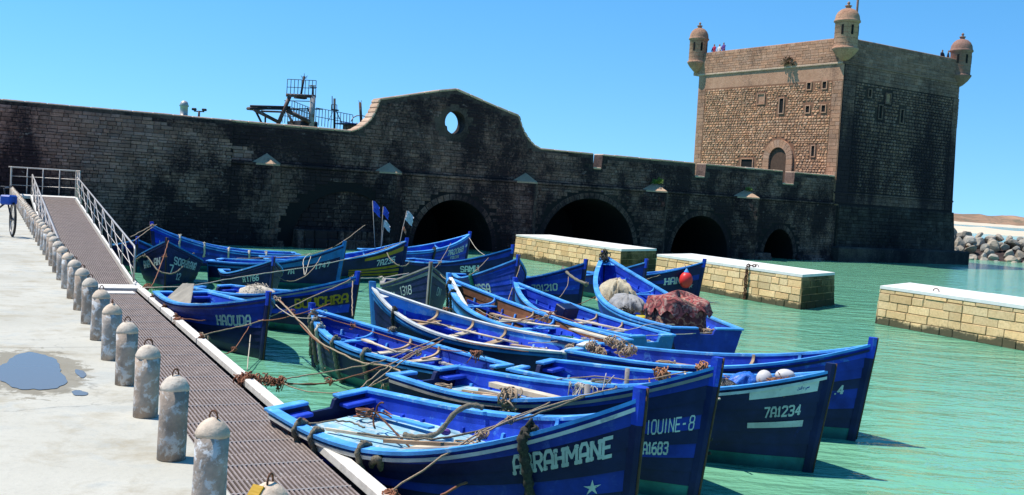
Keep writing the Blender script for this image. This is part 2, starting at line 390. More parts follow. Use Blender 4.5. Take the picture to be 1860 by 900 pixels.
# far shore: sand spit and a dune ridge beyond it
def ridge(name, y, x0, x1, hfun, depth, mat, n=160):
    rows = []
    for j in range(9):
        f = j / 8; row = []
        for i in range(n + 1):
            x = x0 + (x1 - x0) * i / n
            h = hfun(x) * math.sin(math.pi * min(1, f * 1.0) * .5 + 0) if f < .7 else hfun(x)
            row.append(Vector((x, y + depth * f, -1 + (h + 1) * (1 if f >= .7 else math.sin(math.pi / 2 * f / .7)) + (math.sin(x * .13 + j * 2.1) * .5 + math.sin(x * .31 + j) * .3) * (0 < j))))
        rows.append(row)
    return MB().grid(rows).build(name, mat, kind='structure')
ridge('dune_hills', 1250, 420, 1150, lambda x: 13.5 + 2.2 * math.sin(x * .016) + 1.3 * math.sin(x * .05 + 1) + .8 * math.sin(x * .13) , 120, M_dune)
ridge('sand_spit', 270, 95, 420, lambda x: 1.0 + .15 * math.sin(x * .05), 170, M_sand, 60)
ridge('beach', 1020, 380, 1150, lambda x: 2.3 + .3 * math.sin(x * .03), 220, M_sand, 80)

# ------------------------------------------------------------------ masonry helpers
def tint_rand(lo=.72, hi=1.2, warm=.06):
    k = rng.uniform(lo, hi); w = rng.uniform(-warm, warm)
    return (k * (1 + w), k, k * (1 - w))
def stone_rect(mb, T, x0, x1, z0, z1, proud, bev, tint, irr=0.0):
    """one dressed stone on the face y=0 (front towards -y) of frame T"""
    jit = lambda: rng.uniform(-irr, irr)
    back = [(x0 + jit(), z0 + jit()), (x1 + jit(), z0 + jit()), (x1 + jit(), z1 + jit()), (x0 + jit(), z1 + jit())]
    p = proud * rng.uniform(.55, 1.25)
    fr = [(x0 + bev, z0 + bev), (x1 - bev, z0 + bev), (x1 - bev, z1 - bev), (x0 + bev, z1 - bev)]
    vs = [T(x, .006, z) for x, z in back] + [T(x + jit() * .6, -p * rng.uniform(.85, 1.1), z + jit() * .6) for x, z in fr]
    mb.add(vs, [(4, 5, 6, 7), (0, 1, 5, 4), (1, 2, 6, 5), (2, 3, 7, 6), (3, 0, 4, 7)], tint)
def stone_rubble(mb, T, x0, x1, z0, z1, proud, tint):
    n = 8; cx, cz = (x0 + x1) / 2, (z0 + z1) / 2; rx, rz = (x1 - x0) / 2, (z1 - z0) / 2
    a0 = rng.uniform(0, .8); out = []; mid = []
    for k in range(n):
        a = 2 * math.pi * k / n + a0
        c, s_ = math.cos(a), math.sin(a)
        q = max(abs(c), abs(s_)); q = .35 + .65 / q if True else 1
        rr = min(q, 1.28) * rng.uniform(.86, 1.0)
        out.append((cx + rx * c * rr, cz + rz * s_ * rr)); mid.append((cx + rx * c * rr * .68, cz + rz * s_ * rr * .66))
    p = proud * rng.uniform(.5, 1.3)
    vs = [T(x, .004, z) for x, z in out] + [T(x, -p * rng.uniform(.8, 1.1), z) for x, z in mid]
    mb.add(vs, [tuple(range(n, 2 * n))] + [(k, (k + 1) % n, n + (k + 1) % n, n + k) for k in range(n)], tint)
def courses(x0, x1, z0, z1, hr, wr, inside, joint=.012):
    z = z0; out = []
    while z < z1 - .06:
        h = min(rng.uniform(*hr), z1 - z); x = x0 - rng.uniform(0, wr[0])
        while x < x1:
            w = rng.uniform(*wr)
            a, b, c, d = max(x, x0) + joint / 2, min(x + w, x1) - joint / 2, z + joint / 2, z + h - joint / 2
            if b - a > .09 and inside(a, c) and inside(b, c) and inside(a, d) and inside(b, d) and inside((a + b) / 2, c) and inside((a + b) / 2, d): out.append((a, b, c, d))
            x += w
        z += h
    return out
def curve_solid(name, loops, y0, y1, mat, parent):
    """a flat outline (x,z) with holes, given thickness along y"""
    cu = bpy.data.curves.new(name, 'CURVE'); cu.dimensions = '2D'; cu.fill_mode = 'BOTH'; cu.extrude = abs(y1 - y0) / 2
    for lp in loops:
        sp = cu.splines.new('POLY'); sp.points.add(len(lp) - 1)
        for p, (x, z) in zip(sp.points, lp): p.co = (x, z, 0, 1)
        sp.use_cyclic_u = True
    t = bpy.data.objects.new(name, cu); col.objects.link(t)
    dg = bpy.context.evaluated_depsgraph_get(); dg.update()
    me = bpy.data.meshes.new_from_object(t.evaluated_get(dg)); bpy.data.objects.remove(t)
    for v in me.vertices: x, z, y = v.co; v.co = (x, (y0 + y1) / 2 - y, z)
    me.flip_normals()
    at = me.color_attributes.new('tint', 'FLOAT_COLOR', 'POINT'); at.data.foreach_set('color', [1.0] * 4 * len(me.vertices))
    me.materials.clear(); me.materials.append(mat)
    o = bpy.data.objects.new(name, me); col.objects.link(o); o.parent = parent
    bm = bmesh.new(); bm.from_mesh(me); bmesh.ops.recalc_face_normals(bm, faces=bm.faces); bm.to_mesh(me); bm.free()
    return o

# ------------------------------------------------------------------ fortified bridge
bridge = thing('fortified_bridge', 'long dark stone harbour bridge with arches and a curved gable pierced by an oval opening', 'bridge', P0, RZW)
ARCH = [(-36.25, -30.85, 2.98), (-27.4, -19.9, 3.56), (-16.75, -11.45, 2.85), (-8.0, -4.8, 2.2)]
BLIND = (-43.5, -37.3, 3.1)
def arch_pts(a, b, h, n=18, zb=-3.0, z0=-.3):
    c = (a + b) / 2; w = (b - a) / 2
    return [(a, zb)] + [(c - w * math.cos(math.pi * k / n), z0 + (h - z0) * math.sin(math.pi * k / n) ** .85) for k in range(n + 1)] + [(b, zb)]
def in_arch(x, z, pad=0.0):
    for a, b, h in ARCH + [BLIND]:
        c = (a + b) / 2; w = (b - a) / 2 + pad
        if abs(x - c) < w and z < -.3 + (h + .3 + pad) * max(0, 1 - ((x - c) / w) ** 2) ** .42: return True
    return False
S0, S1, ZC = -78.0, -.55, 4.3
low = [(S0, -3), (S0, ZC)] + [(S1 + .6, ZC), (S1 + .6, -3)]
for a, b, h in reversed(ARCH): low += list(reversed(arch_pts(a, b, h)))
low += list(reversed(arch_pts(*BLIND)))
curve_solid('bridge_body', [low], 0, 6.5, M_core, bridge)
MB().box((-26, 6.9, .6), (60, .5, 7.2)).build('rear_wall', M_core, bridge)
MB().box(((BLIND[0] + BLIND[1]) / 2, .40, .3), (BLIND[1] - BLIND[0] + .4, .5, 6)).build('arch_infill', M_core, bridge)
gable_l = [(-40.3, 6.40), (-39.95, 6.52), (-39.59, 6.74), (-39.3, 7.0), (-39.09, 7.26), (-38.93, 7.55), (-38.82, 7.82), (-38.72, 8.1), (-38.68, 8.30)]
gable_r = [(-33.83, 9.37), (-32.0, 8.89), (-31.02, 8.63), (-29.43, 8.24), (-29.3, 7.95), (-29.15, 7.62), (-28.95, 7.3), (-28.72, 7.03), (-28.45, 6.78), (-28.15, 6.57), (-27.67, 6.38)]
GAPS = [(-23.62, -22.88), (-14.93, -13.95), (-6.40, -5.15)]
TOP = 6.36
top = [(S0, TOP)] + gable_l + [(-36.4, 8.86), (-35.0, 9.16)] + gable_r
for a, b in GAPS: top += [(a, TOP), (a + .04, 5.5), (b - .04, 5.5), (b, TOP)]
top += [(S1, TOP)]
oval = [(-33.8 + .68 * math.cos(2 * math.pi * k / 28), 7.47 + .68 * math.sin(2 * math.pi * k / 28)) for k in range(28)]
MB().box(((S0 - 46.9) / 2, .1, (ZC + TOP) / 2 - .08), (-46.9 - S0, .2, TOP - ZC + .14)).build('wall_thickening', M_core, bridge)
curve_solid('parapet_wall', [[(S0, ZC - .1)] + top + [(S1, ZC - .1)], oval], .14, 1.05, M_core, bridge)
def top_z(x):
    if x <= top[0][0]: return TOP
    for (xa, za), (xb, zb) in zip(top, top[1:]):
        if xa <= x <= xb and xb > xa: return za + (zb - za) * (x - xa) / (xb - xa)
    return TOP
# facing stones: the largest singly, the rest as one mass
def Tb(x, y, z): return Vector((x, y, z))
def Tu(x, y, z): return Vector((x, y + .14, z))
inw = lambda x, z: not in_arch(x, z, .36)
cells = [(c, Tb) for c in courses(-58.5, -46.9, -.5, TOP - .1, (.12, .21), (.22, .62), lambda x, z: True)]
cells += [(c, Tb) for c in courses(-46.9, S1, -.5, ZC - .1, (.15, .30), (.24, .8), inw)]
cells += [(c, Tu) for c in courses(-46.9, S1, ZC + .1, 9.3, (.13, .25), (.24, .7), lambda x, z: z < top_z(x) - .14 and ((x + 33.8) / .86) ** 2 + ((z - 7.47) / .9) ** 2 > 1)]
big = set(sorted(range(len(cells)), key=lambda i: -((cells[i][0][1] - cells[i][0][0]) * (cells[i][0][3] - cells[i][0][2]) * (1.6 if cells[i][0][0] < -26 else 1) if cells[i][0][2] > 0.8 else 0))[:190])
mb = MB(); mb2 = MB()
for i, ((a, b, c, d), T) in enumerate(cells):
    tn = tint_rand(.72, 1.25, .07)
    if i in big: m_ = MB(); stone_rect(m_, T, a, b, c, d, .035, .014, tn, .006); m_.build('stone', M_wall if a < -46.8 + 3 * math.sin(c * 1.7) - 2 else M_wallb, bridge)
    else: stone_rect(mb if a < -46.8 + 3 * math.sin(c * 1.7) - 2 else mb2, T, a, b, c, d, .03, .014, tn, .014)
mb.build('stone_courses', M_wall, bridge, kind='stuff'); mb2.build('stone_courses', M_wallb, bridge, kind='stuff')
# arch rings of voussoirs
for a, b, h in ARCH:
    c = (a + b) / 2; w = (b - a) / 2; n = max(13, int((b - a) * 4.2))
    for k in range(n):
        vs = []
        for e, rr in ((k + .04, 0.0), (k + .96, 0.0), (k + .96, .36), (k + .04, .36)):
            th = math.pi * e / n
            vs.append((c - (w + rr) * math.cos(th), -.3 + (h + .3 + rr) * math.sin(th) ** .85))
        if max(z for _, z in vs) < 0: continue
        p = rng.uniform(.004, .02); cx = sum(v[0] for v in vs) / 4; cz = sum(v[1] for v in vs) / 4
        pts = [Vector((x, .1, z)) for x, z in vs] + [Vector((cx + (x - cx) * .93, -p, cz + (z - cz) * .95)) for x, z in vs]
        MB().add(pts, [(4, 5, 6, 7), (0, 1, 5, 4), (1, 2, 6, 5), (2, 3, 7, 6), (3, 0, 4, 7)], tint_rand(.45, .85)).build('voussoir', M_wallb, bridge)
m_ = MB()
def Ti(x, y, z): return Vector((x, y + .14, z))
for c in courses(BLIND[0], BLIND[1], -.3, 3.2, (.2, .3), (.3, .7), lambda x, z: True): stone_rect(m_, Ti, *c, .04, .014, tint_rand(.6, 1.3), .01)
m_.build('infill_stones', M_wallb, bridge, kind='stuff')
# string course between body and parapet
x = -46.9
mb = MB()
while x < S1 - .3:
    w = rng.uniform(.9, 1.6); w = min(w, S1 - x)
    mb.box((x + w / 2, .02, ZC + .0), (w - .012, .3, .13 + rng.uniform(-.02, .02)), tint=tint_rand(.8, 1.25), bev=.02); x += w
mb.build('string_course', M_wallb, bridge)
# coping stones along the top: each one a piece
def coping(p, q, th=.12, over=.06, y0=.10, y1=1.1):
    (xa, za), (xb, zb) = p, q; L = math.hypot(xb - xa, zb - za); n = max(1, int(round(L / .95)))
    ang = math.atan2(zb - za, xb - xa)
    for k in range(n):
        f = (k + .5) / n
        m_ = MB(); m_.box((xa + (xb - xa) * f, (y0 + y1) / 2, za + (zb - za) * f + .02), (L / n - .012, y1 - y0 + rng.uniform(-.02, .02), th + rng.uniform(-.012, .02)), Matrix.Rotation(-ang, 3, 'Y'), tint_rand(.8, 1.15), .042)
        m_.build('coping_stone', M_cap, bridge)
segs = [((-58.6, TOP), gable_l[0])] + list(zip(gable_l, gable_l[1:])) + [((-38.68, 8.30), (-35.0, 9.16)), ((-35.0, 9.16), gable_r[0])] + list(zip(gable_r, gable_r[1:]))
segs += [(gable_r[-1], (GAPS[0][0], TOP)), ((GAPS[0][1], TOP), (GAPS[1][0], TOP)), ((GAPS[1][1], TOP), (GAPS[2][0], TOP)), ((GAPS[2][1], TOP), (S1, TOP))] + [((a + .05, 5.48), (b - .05, 5.48)) for a, b in GAPS]
for p, q in segs: coping(p, q)
# pointed cutwaters with half-pyramid caps
for s_, w, d, zt in ((-45.0, 1.5, .8, 4.88), (-37.9, 1.6, .85, 4.88), (-28.7, 1.7, .9, 4.88), (-18.4, 2.1, 1.05, 4.9), (-10.0, 2.3, 1.15, 4.9)):
    m_ = MB(); zz = ZC - .06
    m_.add([(s_ - w / 2, .05, -3), (s_, -d, -3), (s_ + w / 2, .05, -3), (s_ - w / 2, .05, zz), (s_, -d, zz), (s_ + w / 2, .05, zz)], [(0, 1, 4, 3), (1, 2, 5, 4), (3, 4, 5)])
    ct = m_.build('cutwater', M_core, bridge)
    L = math.hypot(w / 2, d)
    for sd in (-1, 1):
        e = Vector((-sd * w / 2, -d, 0)).normalized(); o_ = Vector((s_ + sd * w / 2, .0, 0)); nn = Vector((sd * d, -w / 2, 0)).normalized()
        def Tc(x, y, z, e=e, o_=o_, nn=nn): return o_ + e * x - nn * y + Vector((0, 0, z))
        m_ = MB()
        for (a, b, c, dd) in courses(0.0, L, -.4, zz, (.22, .34), (.3, .7), lambda x, z: True): stone_rect(m_, Tc, a, b, c, dd, .03, .014, tint_rand(.6, 1.3), .006)
        m_.build('facing_stones', M_wallb, ct, kind='stuff')
    m_ = MB(); g = .1
    m_.add([(s_ - w / 2 - g, .1, zz), (s_, -d - g, zz), (s_ + w / 2 + g, .1, zz), (s_ - w / 2 - g, .1, zz + .09), (s_, -d - g, zz + .09), (s_ + w / 2 + g, .1, zz + .09), (s_, .13, zt)],
           [(0, 2, 1), (0, 1, 4, 3), (1, 2, 5, 4), (3, 4, 6), (4, 5, 6)], (.9, .86, .8))
    m_.build('pyramid_cap', M_cap, ct)
# stone footings at the waterline
def footing(s0, s1, d, z, seed):
    m_ = MB(); r2 = random.Random(seed); x = s0
    while x < s1:
        w = r2.uniform(.35, .8)
        for lay in range(2):
            m_.box((x + w / 2, -d / 2 + .1 + r2.uniform(-.1, .1) + lay * .12, z * (.25 + .5 * lay) - .1), (w * .96, d * (1 - .2 * lay), z * .55 + .2), Matrix.Rotation(r2.uniform(-.05, .05), 3, 'Y'), tint_rand(.7, 1.5), .04)
        x += w
    m_.build('footing_stones', M_wall, bridge, kind='stuff')
footing(-43.4, -38.6, .9, .95, 1); footing(-10.8, -8.0, 1.1, .45, 2); footing(-4.6, -1.5, .5, .35, 3)

# ------------------------------------------------------------------ tower
tower = thing('fortress_tower', 'tall square stone tower with a corner turret on each visible corner', 'tower', P0, RZW)
XA, DEP = -.8, 15.7
def lev(z):                                       # footprint at height z: slight batter
    k = (z - 4) / 13
    return (XA + .0 - .12 * k, -.02 + .0, 13.75 - .62 * k, DEP)
def frustum(mb, z0, z1, grow=0.0):
    vs = []
    for z in (z0, z1):
        a, y0, b, y1 = lev(z); a -= grow; y0 -= grow; b += grow; y1 += grow
        vs += [(a, y0, z), (b, y0, z), (b, y1, z), (a, y1, z)]
    return mb.add(vs, [(0, 1, 5, 4), (1, 2, 6, 5), (2, 3, 7, 6), (3, 0, 4, 7), (4, 5, 6, 7), (3, 2, 1, 0)])
frustum(MB(), 4.2, 14.9).build('tower_body', M_tplas, tower)
m_ = MB(); m_.add([(-.35, -.06, -3), (14.9, -.25, -3), (14.9, 16, -3), (-.35, 16, -3), (-.35, -.03, 4.25), (13.95, -.03, 4.25), (13.95, 16, 4.25), (-.35, 16, 4.25)], [(0, 1, 5, 4), (1, 2, 6, 5), (2, 3, 7, 6), (3, 0, 4, 7), (4, 5, 6, 7)])
base_o = m_.build('tower_base', M_tbase, tower)
MB().box((7.3, 7.4, .1), (16.2, 16.6, 2.0), bev=.12).build('plinth', M_tbase, base_o)
def Tr(x, y, z):                                  # right-hand face, front towards -y
    a, y0, b, y1 = lev(z); return Vector((x, y + y0, z))
def Tl(x, y, z):                                  # left-hand face: x is depth behind the near corner
    a, y0, b, y1 = lev(z); return Vector((a + y, x, z))
def Tbase(x, y, z): return Vector((x * 1.0, y - .06 - .0 * z, z))
m_ = MB()
for c in courses(-.3, 13.85, -.3, 4.2, (.22, .32), (.4, .9), lambda x, z: True): stone_rect(m_, Tbase, *c, .05, .015, tint_rand(.6, 1.3), .008)
m_.build('base_stones', M_tbase, base_o, kind='stuff')
# parapet: four walls, inside empty
a, y0, b, y1 = lev(15.6); a -= .05; y0 -= .03; b += .05; ZP = 16.75
for nm, c, sz in (('parapet', ((a + b) / 2, y0 + .35, (14.85 + ZP) / 2), (b - a, .7, ZP - 14.85)), ('parapet', (a + .35, (y0 + y1) / 2 + .35, (14.85 + ZP) / 2), (.7, y1 - y0 - .71, ZP - 14.85)),
                 ('parapet', (b - .35, (y0 + y1) / 2 + .35, (14.85 + ZP) / 2), (.7, y1 - y0 - .71, ZP - 14.85)), ('parapet', ((a + b) / 2, y1 + .36, (14.85 + ZP) / 2), (b - a, .7, ZP - 14.85))):
    MB().box(c, sz, bev=.03).build(nm, M_tplas, tower)
def Tpr(x, y, z): return Vector((x, y + y0 - .004, z))
def Tpl(x, y, z): return Vector((a + y - .004, x, z))
m_ = MB()
for c in courses(a + .1, b - .1, 14.98, ZP - .06, (.17, .26), (.35, .8), lambda x, z: True): stone_rect(m_, Tpr, *c, .03, .012, tint_rand(.75, 1.2), .006)
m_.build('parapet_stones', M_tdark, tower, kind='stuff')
m_ = MB()
for c in courses(y0 + .1, y1 - .2, 14.98, ZP - .06, (.17, .26), (.35, .8), lambda x, z: True): stone_rect(m_, Tpl, *c, .025, .01, tint_rand(.85, 1.15), .005)
m_.build('parapet_stones', M_tplas, tower, kind='stuff')
# string courses
for z, hgt, g in ((14.86, .16, .10), (5.15, .14, .06)):
    A, Y0, B, Y1 = lev(z)
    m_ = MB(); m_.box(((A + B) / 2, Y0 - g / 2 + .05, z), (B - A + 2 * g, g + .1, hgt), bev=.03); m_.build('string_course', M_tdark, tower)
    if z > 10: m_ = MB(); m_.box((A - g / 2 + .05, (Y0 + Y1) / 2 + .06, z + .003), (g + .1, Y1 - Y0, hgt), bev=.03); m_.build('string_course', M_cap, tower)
# wide weathered sheet of masonry on the shaded face, with a mortar bed behind it
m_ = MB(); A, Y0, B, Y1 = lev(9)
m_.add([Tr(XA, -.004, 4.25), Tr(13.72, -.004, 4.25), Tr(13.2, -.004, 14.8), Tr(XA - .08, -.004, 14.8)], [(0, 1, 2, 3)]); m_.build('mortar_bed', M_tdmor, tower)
SL_R = [(3.6, 11.6, .34, 1.0), (6.2, 11.5, .34, 1.0), (2.2, 12.9, .3, .55), (4.4, 12.7, .5, .7)]
def clear(lst, x, z, pad=.16): return all(abs(x - sx) > sw / 2 + pad or abs(z - sz) > sh / 2 + pad for sx, sz, sw, sh in lst)
m_ = MB()
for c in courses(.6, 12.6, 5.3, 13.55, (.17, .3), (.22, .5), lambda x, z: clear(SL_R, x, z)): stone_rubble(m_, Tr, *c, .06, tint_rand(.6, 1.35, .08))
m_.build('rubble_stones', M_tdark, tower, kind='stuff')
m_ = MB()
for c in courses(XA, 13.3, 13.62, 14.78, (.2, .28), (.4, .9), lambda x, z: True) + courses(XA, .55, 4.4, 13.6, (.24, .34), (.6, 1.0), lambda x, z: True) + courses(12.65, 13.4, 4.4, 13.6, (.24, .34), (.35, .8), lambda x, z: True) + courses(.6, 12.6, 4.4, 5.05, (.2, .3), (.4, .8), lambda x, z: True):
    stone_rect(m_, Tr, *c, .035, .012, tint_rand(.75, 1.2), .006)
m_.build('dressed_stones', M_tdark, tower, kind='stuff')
# sunlit face
m_ = MB(); m_.add([Tl(.0, -.004, 4.25), Tl(14.9, -.004, 4.25), Tl(14.9, -.004, 13.62), Tl(.0, -.004, 13.62)], [(0, 1, 2, 3)]); m_.build('mortar_bed', M_tmort, tower)
SL_L = [(5.9, 11.85, .42, 1.15), (3.2, 13.27, .36, .5), (1.68, 13.27, .36, .5), (3.18, 11.48, .36, .5), (1.62, 11.48, .36, .5), (8.15, 12.48, .72, .75), (2.36, 8.25, .3, .8), (9.25, 7.2, 1.25, .75)]
DOOR = (5.85, 1.85, 7.62)                         # centre, width, springing height
def out_door(x, z): return not (abs(x - DOOR[0]) < 1.62 and z < DOOR[2] + .1 or math.hypot(x - DOOR[0], z - DOOR[2]) < 1.62)
m_ = MB()
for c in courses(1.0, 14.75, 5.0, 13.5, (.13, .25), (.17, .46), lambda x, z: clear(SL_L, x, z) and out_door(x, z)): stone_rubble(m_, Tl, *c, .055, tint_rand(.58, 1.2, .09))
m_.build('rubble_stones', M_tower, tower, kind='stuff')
for side, x0_, x1_ in ((0, .03, .95), (1, 14.8, 15.6)):
    for c in courses(x0_, x1_, 4.6, 13.55, (.26, .36), (.9, 1.0) if True else 0, lambda x, z: True):
        mq = MB(); stone_rect(mq, Tl, *c, .03, .01, tint_rand(.72, 1.05), .004); mq.build('quoin', M_tplas, tower)
# door with a ring of voussoirs
m_ = MB(); pts = []
for k in range(13):
    th = math.pi * k / 12; pts.append((DOOR[0] - DOOR[1] / 2 * math.cos(th), DOOR[2] + DOOR[1] / 2 * math.sin(th)))
poly = [(DOOR[0] - DOOR[1] / 2, 4.6)] + pts + [(DOOR[0] + DOOR[1] / 2, 4.6)]
m_.add([Tl(x, -.012, z) for x, z in poly], [tuple(range(len(poly)))])
door = m_.build('doorway', simple('shadowed_door_recess', (.10, .055, .035), .9), tower)
for k in range(13):
    th0, th1 = math.pi * (k + .04) / 13, math.pi * (k + .96) / 13; r0, r1 = DOOR[1] / 2, DOOR[1] / 2 + .62
    q = [(DOOR[0] - r * math.cos(t), DOOR[2] + r * math.sin(t)) for r, t in ((r0, th0), (r0, th1), (r1, th1), (r1, th0))]
    MB().add([Tl(x, .0, z) for x, z in q] + [Tl(x, -.16, z) for x, z in q], [(4, 5, 6, 7), (0, 1, 5, 4), (1, 2, 6, 5), (2, 3, 7, 6), (3, 0, 4, 7)], tint_rand(.9, 1.12)).build('voussoir', M_tplas, door)
for sd in (-1, 1):
    z = 4.7
    while z < DOOR[2] - .05:
        h = min(rng.uniform(.36, .46), DOOR[2] - z); xa = DOOR[0] + sd * DOOR[1] / 2; xb = xa + sd * .62
        q = [(min(xa, xb), z + .008), (max(xa, xb), z + .008), (max(xa, xb), z + h - .008), (min(xa, xb), z + h - .008)]
        MB().add([Tl(x, .0, zz) for x, zz in q] + [Tl(x, -.16, zz) for x, zz in q], [(4, 5, 6, 7), (0, 1, 5, 4), (1, 2, 6, 5), (2, 3, 7, 6), (3, 0, 4, 7)], tint_rand(.9, 1.12)).build('jamb_stone', M_tplas, door)
        z += h
def slit(T, sx, sz, sw, sh, blind, mat):
    m_ = MB(); fw = .08
    for q in (((sx - sw / 2 - fw, sx + sw / 2 + fw), (sz + sh / 2, sz + sh / 2 + fw)), ((sx - sw / 2 - fw, sx + sw / 2 + fw), (sz - sh / 2 - fw, sz - sh / 2)),
              ((sx - sw / 2 - fw, sx - sw / 2), (sz - sh / 2, sz + sh / 2)), ((sx + sw / 2, sx + sw / 2 + fw), (sz - sh / 2, sz + sh / 2))):
        (xa, xb), (za, zb) = q
        p = [(xa, za), (xb, za), (xb, zb), (xa, zb)]
        m_.add([T(x, .0, z) for x, z in p] + [T(x, -.085, z) for x, z in p], [(4, 5, 6, 7), (0, 1, 5, 4), (1, 2, 6, 5), (2, 3, 7, 6), (3, 0, 4, 7)], tint_rand(.95, 1.15))
    f = m_.build('window_frame', mat, tower)
    p = [(sx - sw / 2, sz - sh / 2), (sx + sw / 2, sz - sh / 2), (sx + sw / 2, sz + sh / 2), (sx - sw / 2, sz + sh / 2)]
    MB().add([T(x, -.014, z) for x, z in p], [(0, 1, 2, 3)]).build('opening' if not blind else 'stone_panel', M_dark if not blind else M_tplas, f)
for i, q in enumerate(SL_L): slit(Tl, *q, i == 5, M_tplas)
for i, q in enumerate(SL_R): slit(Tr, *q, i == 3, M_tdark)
# corner turrets
prof = [(.12, -2.35), (.35, -2.2), (.72, -1.8), (.93, -1.45), (.99, -1.36), (1.0, -1.22), (.9, -1.18), (.885, -1.1), (.885, .95), (.93, 1.0), (1.0, 1.06), (1.0, 1.18), (.94, 1.24), (.93, 1.3), (.88, 1.62), (.74, 1.92), (.5, 2.16), (.22, 2.28), (.2, 2.3), (.2, 2.42), (.27, 2.46), (.27, 2.52), (.12, 2.56), (.07, 2.64), (.13, 2.72), (.09, 2.82), (.02, 2.9)]
def turret(loc, k, label_mat):
    m_ = MB(); m_.lathe([(r * k, z * .84) for r, z in prof], 32, loc, jit=.006)
    t = m_.build('turret', label_mat, tower)
    for ang, w in ((R(-112), .17), (R(-160), .17), (R(40), .17), (R(-62), .17)):
        d = Vector((math.cos(ang), math.sin(ang), 0)); sd = Vector((-d.y, d.x, 0)); c = Vector(loc) + d * .9 * k + Vector((0, 0, .25 * k))
        q = [c + sd * (sx * w / 2) + Vector((0, 0, sz * .36)) for sx, sz in ((-1, -1), (1, -1), (1, 1), (-1, 1))]
        MB().add(q, [(0, 1, 2, 3)]).build('loophole', M_dark, t)
    m_ = MB()
    for zr in (-.75, -.35, .05, .45, .8):
        m_.tube([Vector(loc) + Vector((.888 * k * math.cos(2 * math.pi * q / 28), .888 * k * math.sin(2 * math.pi * q / 28), zr * k)) for q in range(28)], .012, 4, True)
    m_.build('course_joints', M_tmort, t)
    return t
turret((-.92, -.0, 16.95), .97, M_tplas)
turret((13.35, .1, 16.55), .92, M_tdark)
turret((-.95, 16.0, 17.05), .88, M_tplas)
FPX = 1.15
MB().tube([(FPX, .9, 14.5), (FPX, .9, 24)], .085, 8).build('flagpole', M_tdark, tower)

# ------------------------------------------------------------------ broken line of block-built piers
def pier(label, a0, a1, seed, ring_at=()):
    P = thing('stone_pier', label, 'pier', (0, 0, 0), RZQ, 'stone piers in the harbour')
    l0, l1, h = 26.75, 29.7, 1.28
    sk_ = lambda l: .5 * (l - l0)                # the ends are cut askew
    def QS(a, l, z): return QL(a + sk_(l), l, z)
    vs = []
    for z, e in ((-3, .35), (h - .1, 0)):
        vs += [QS(a0 - e, l0 - e, z), QS(a1 + e, l0 - e, z), QS(a1 + e, l1 + e, z), QS(a0 - e, l1 + e, z)]
    fq = [(0, 1, 5, 4), (1, 2, 6, 5), (2, 3, 7, 6), (3, 0, 4, 7), (4, 5, 6, 7)]
    MB().add(vs, fq).build('core', M_jetm, P)
    g = .035; m_ = MB(); nsl = max(2, int((a1 - a0) / 3.2))
    for k in range(nsl):
        x0, x1 = a0 - g + (a1 - a0 + 2 * g) * k / nsl + .004, a0 - g + (a1 - a0 + 2 * g) * (k + 1) / nsl - .004
        m_ = MB(); m_.add([QS(x, l, z) for z in (h - .1, h + rng.uniform(-.006, .006)) for x, l in ((x0, l0 - g), (x1, l0 - g), (x1, l1 + g), (x0, l1 + g))], fq + [(3, 2, 1, 0)]); m_.build('top_slab', M_jtop, P)
    def eo(z): return .35 * (h - .1 - z) / (h + 2.9)
    def Tf(x, y, z): e = eo(z); return Vector((x + sk_(l0 - e), -(l0 - e) - y, z))
    def Te(x, y, z): e = eo(z); return Vector((a0 - e + y + sk_(x), -x, z))
    def Tg(x, y, z): e = eo(z); return Vector((a1 + e - y + sk_(x), -x, z))
    hs = .265
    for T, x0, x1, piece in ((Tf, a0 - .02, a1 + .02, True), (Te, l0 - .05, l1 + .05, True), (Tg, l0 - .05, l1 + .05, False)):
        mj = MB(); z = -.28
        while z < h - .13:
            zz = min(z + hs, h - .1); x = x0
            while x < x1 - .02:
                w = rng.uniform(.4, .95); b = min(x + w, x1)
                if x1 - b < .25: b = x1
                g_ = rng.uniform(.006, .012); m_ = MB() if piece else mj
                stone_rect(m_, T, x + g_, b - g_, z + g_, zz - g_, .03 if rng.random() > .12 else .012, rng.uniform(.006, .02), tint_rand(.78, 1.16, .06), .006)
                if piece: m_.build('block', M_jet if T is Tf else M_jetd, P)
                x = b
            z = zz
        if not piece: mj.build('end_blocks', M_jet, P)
    for a, l in ring_at:
        m_ = MB(); m_.tube([QL(a + .12 * math.cos(math.pi * k / 8), l, h + .1 * math.sin(math.pi * k / 8)) for k in range(9)], .016, 6); m_.build('mooring_ring', M_rust, P)
    return P
pier('yellow block pier farthest back, standing close beside the bridge arches', 41.7, 52.7, 1)
pier('yellow block pier in the middle with rusty chain hanging down its side', 29.4, 38.7, 2, ((32.5, 27.2),))
pier('yellow block pier nearest the right edge with bare iron rings on top', 12.0, 25.6, 3, ((23.9, 27.4), (19.6, 27.4)))
# chain over the middle pier's side
m_ = MB(); pts = []
for k in range(15):
    z = 1.28 - max(0, k - 2) * .115; l = 27.0 - .16 * min(k, 2) - (0 if k < 3 else .10 * (k - 2) / 12 + .05); a = 32.4 - .1 * k / 14
    p = Q(a, l, z + .06); pts.append(p)
    d1, d2 = (Vector((0, 0, 1)), DQ) if k > 2 else (NQ, DQ)
    u = d1; w = d2 if k % 2 else (NQ if k > 2 else Vector((0, 0, 1)))
    m_.tube([p + u * .085 * math.cos(2 * math.pi * q / 10) + w * .05 * math.sin(2 * math.pi * q / 10) for q in range(10)], .02, 5, True)
for k in range(26):
    p = pts[min(14, 1 + k // 2)]; m_.tube([p + Vector((rng.uniform(-.07, .07), rng.uniform(-.07, .07), rng.uniform(.0, .1))), p + Vector((rng.uniform(-.1, .1), rng.uniform(-.09, .03), rng.uniform(-.22, -.05)))], .014, 4)
m_.build('chain', M_rust, label='rusty mooring chain hanging over the side of the middle pier', cat='chain')

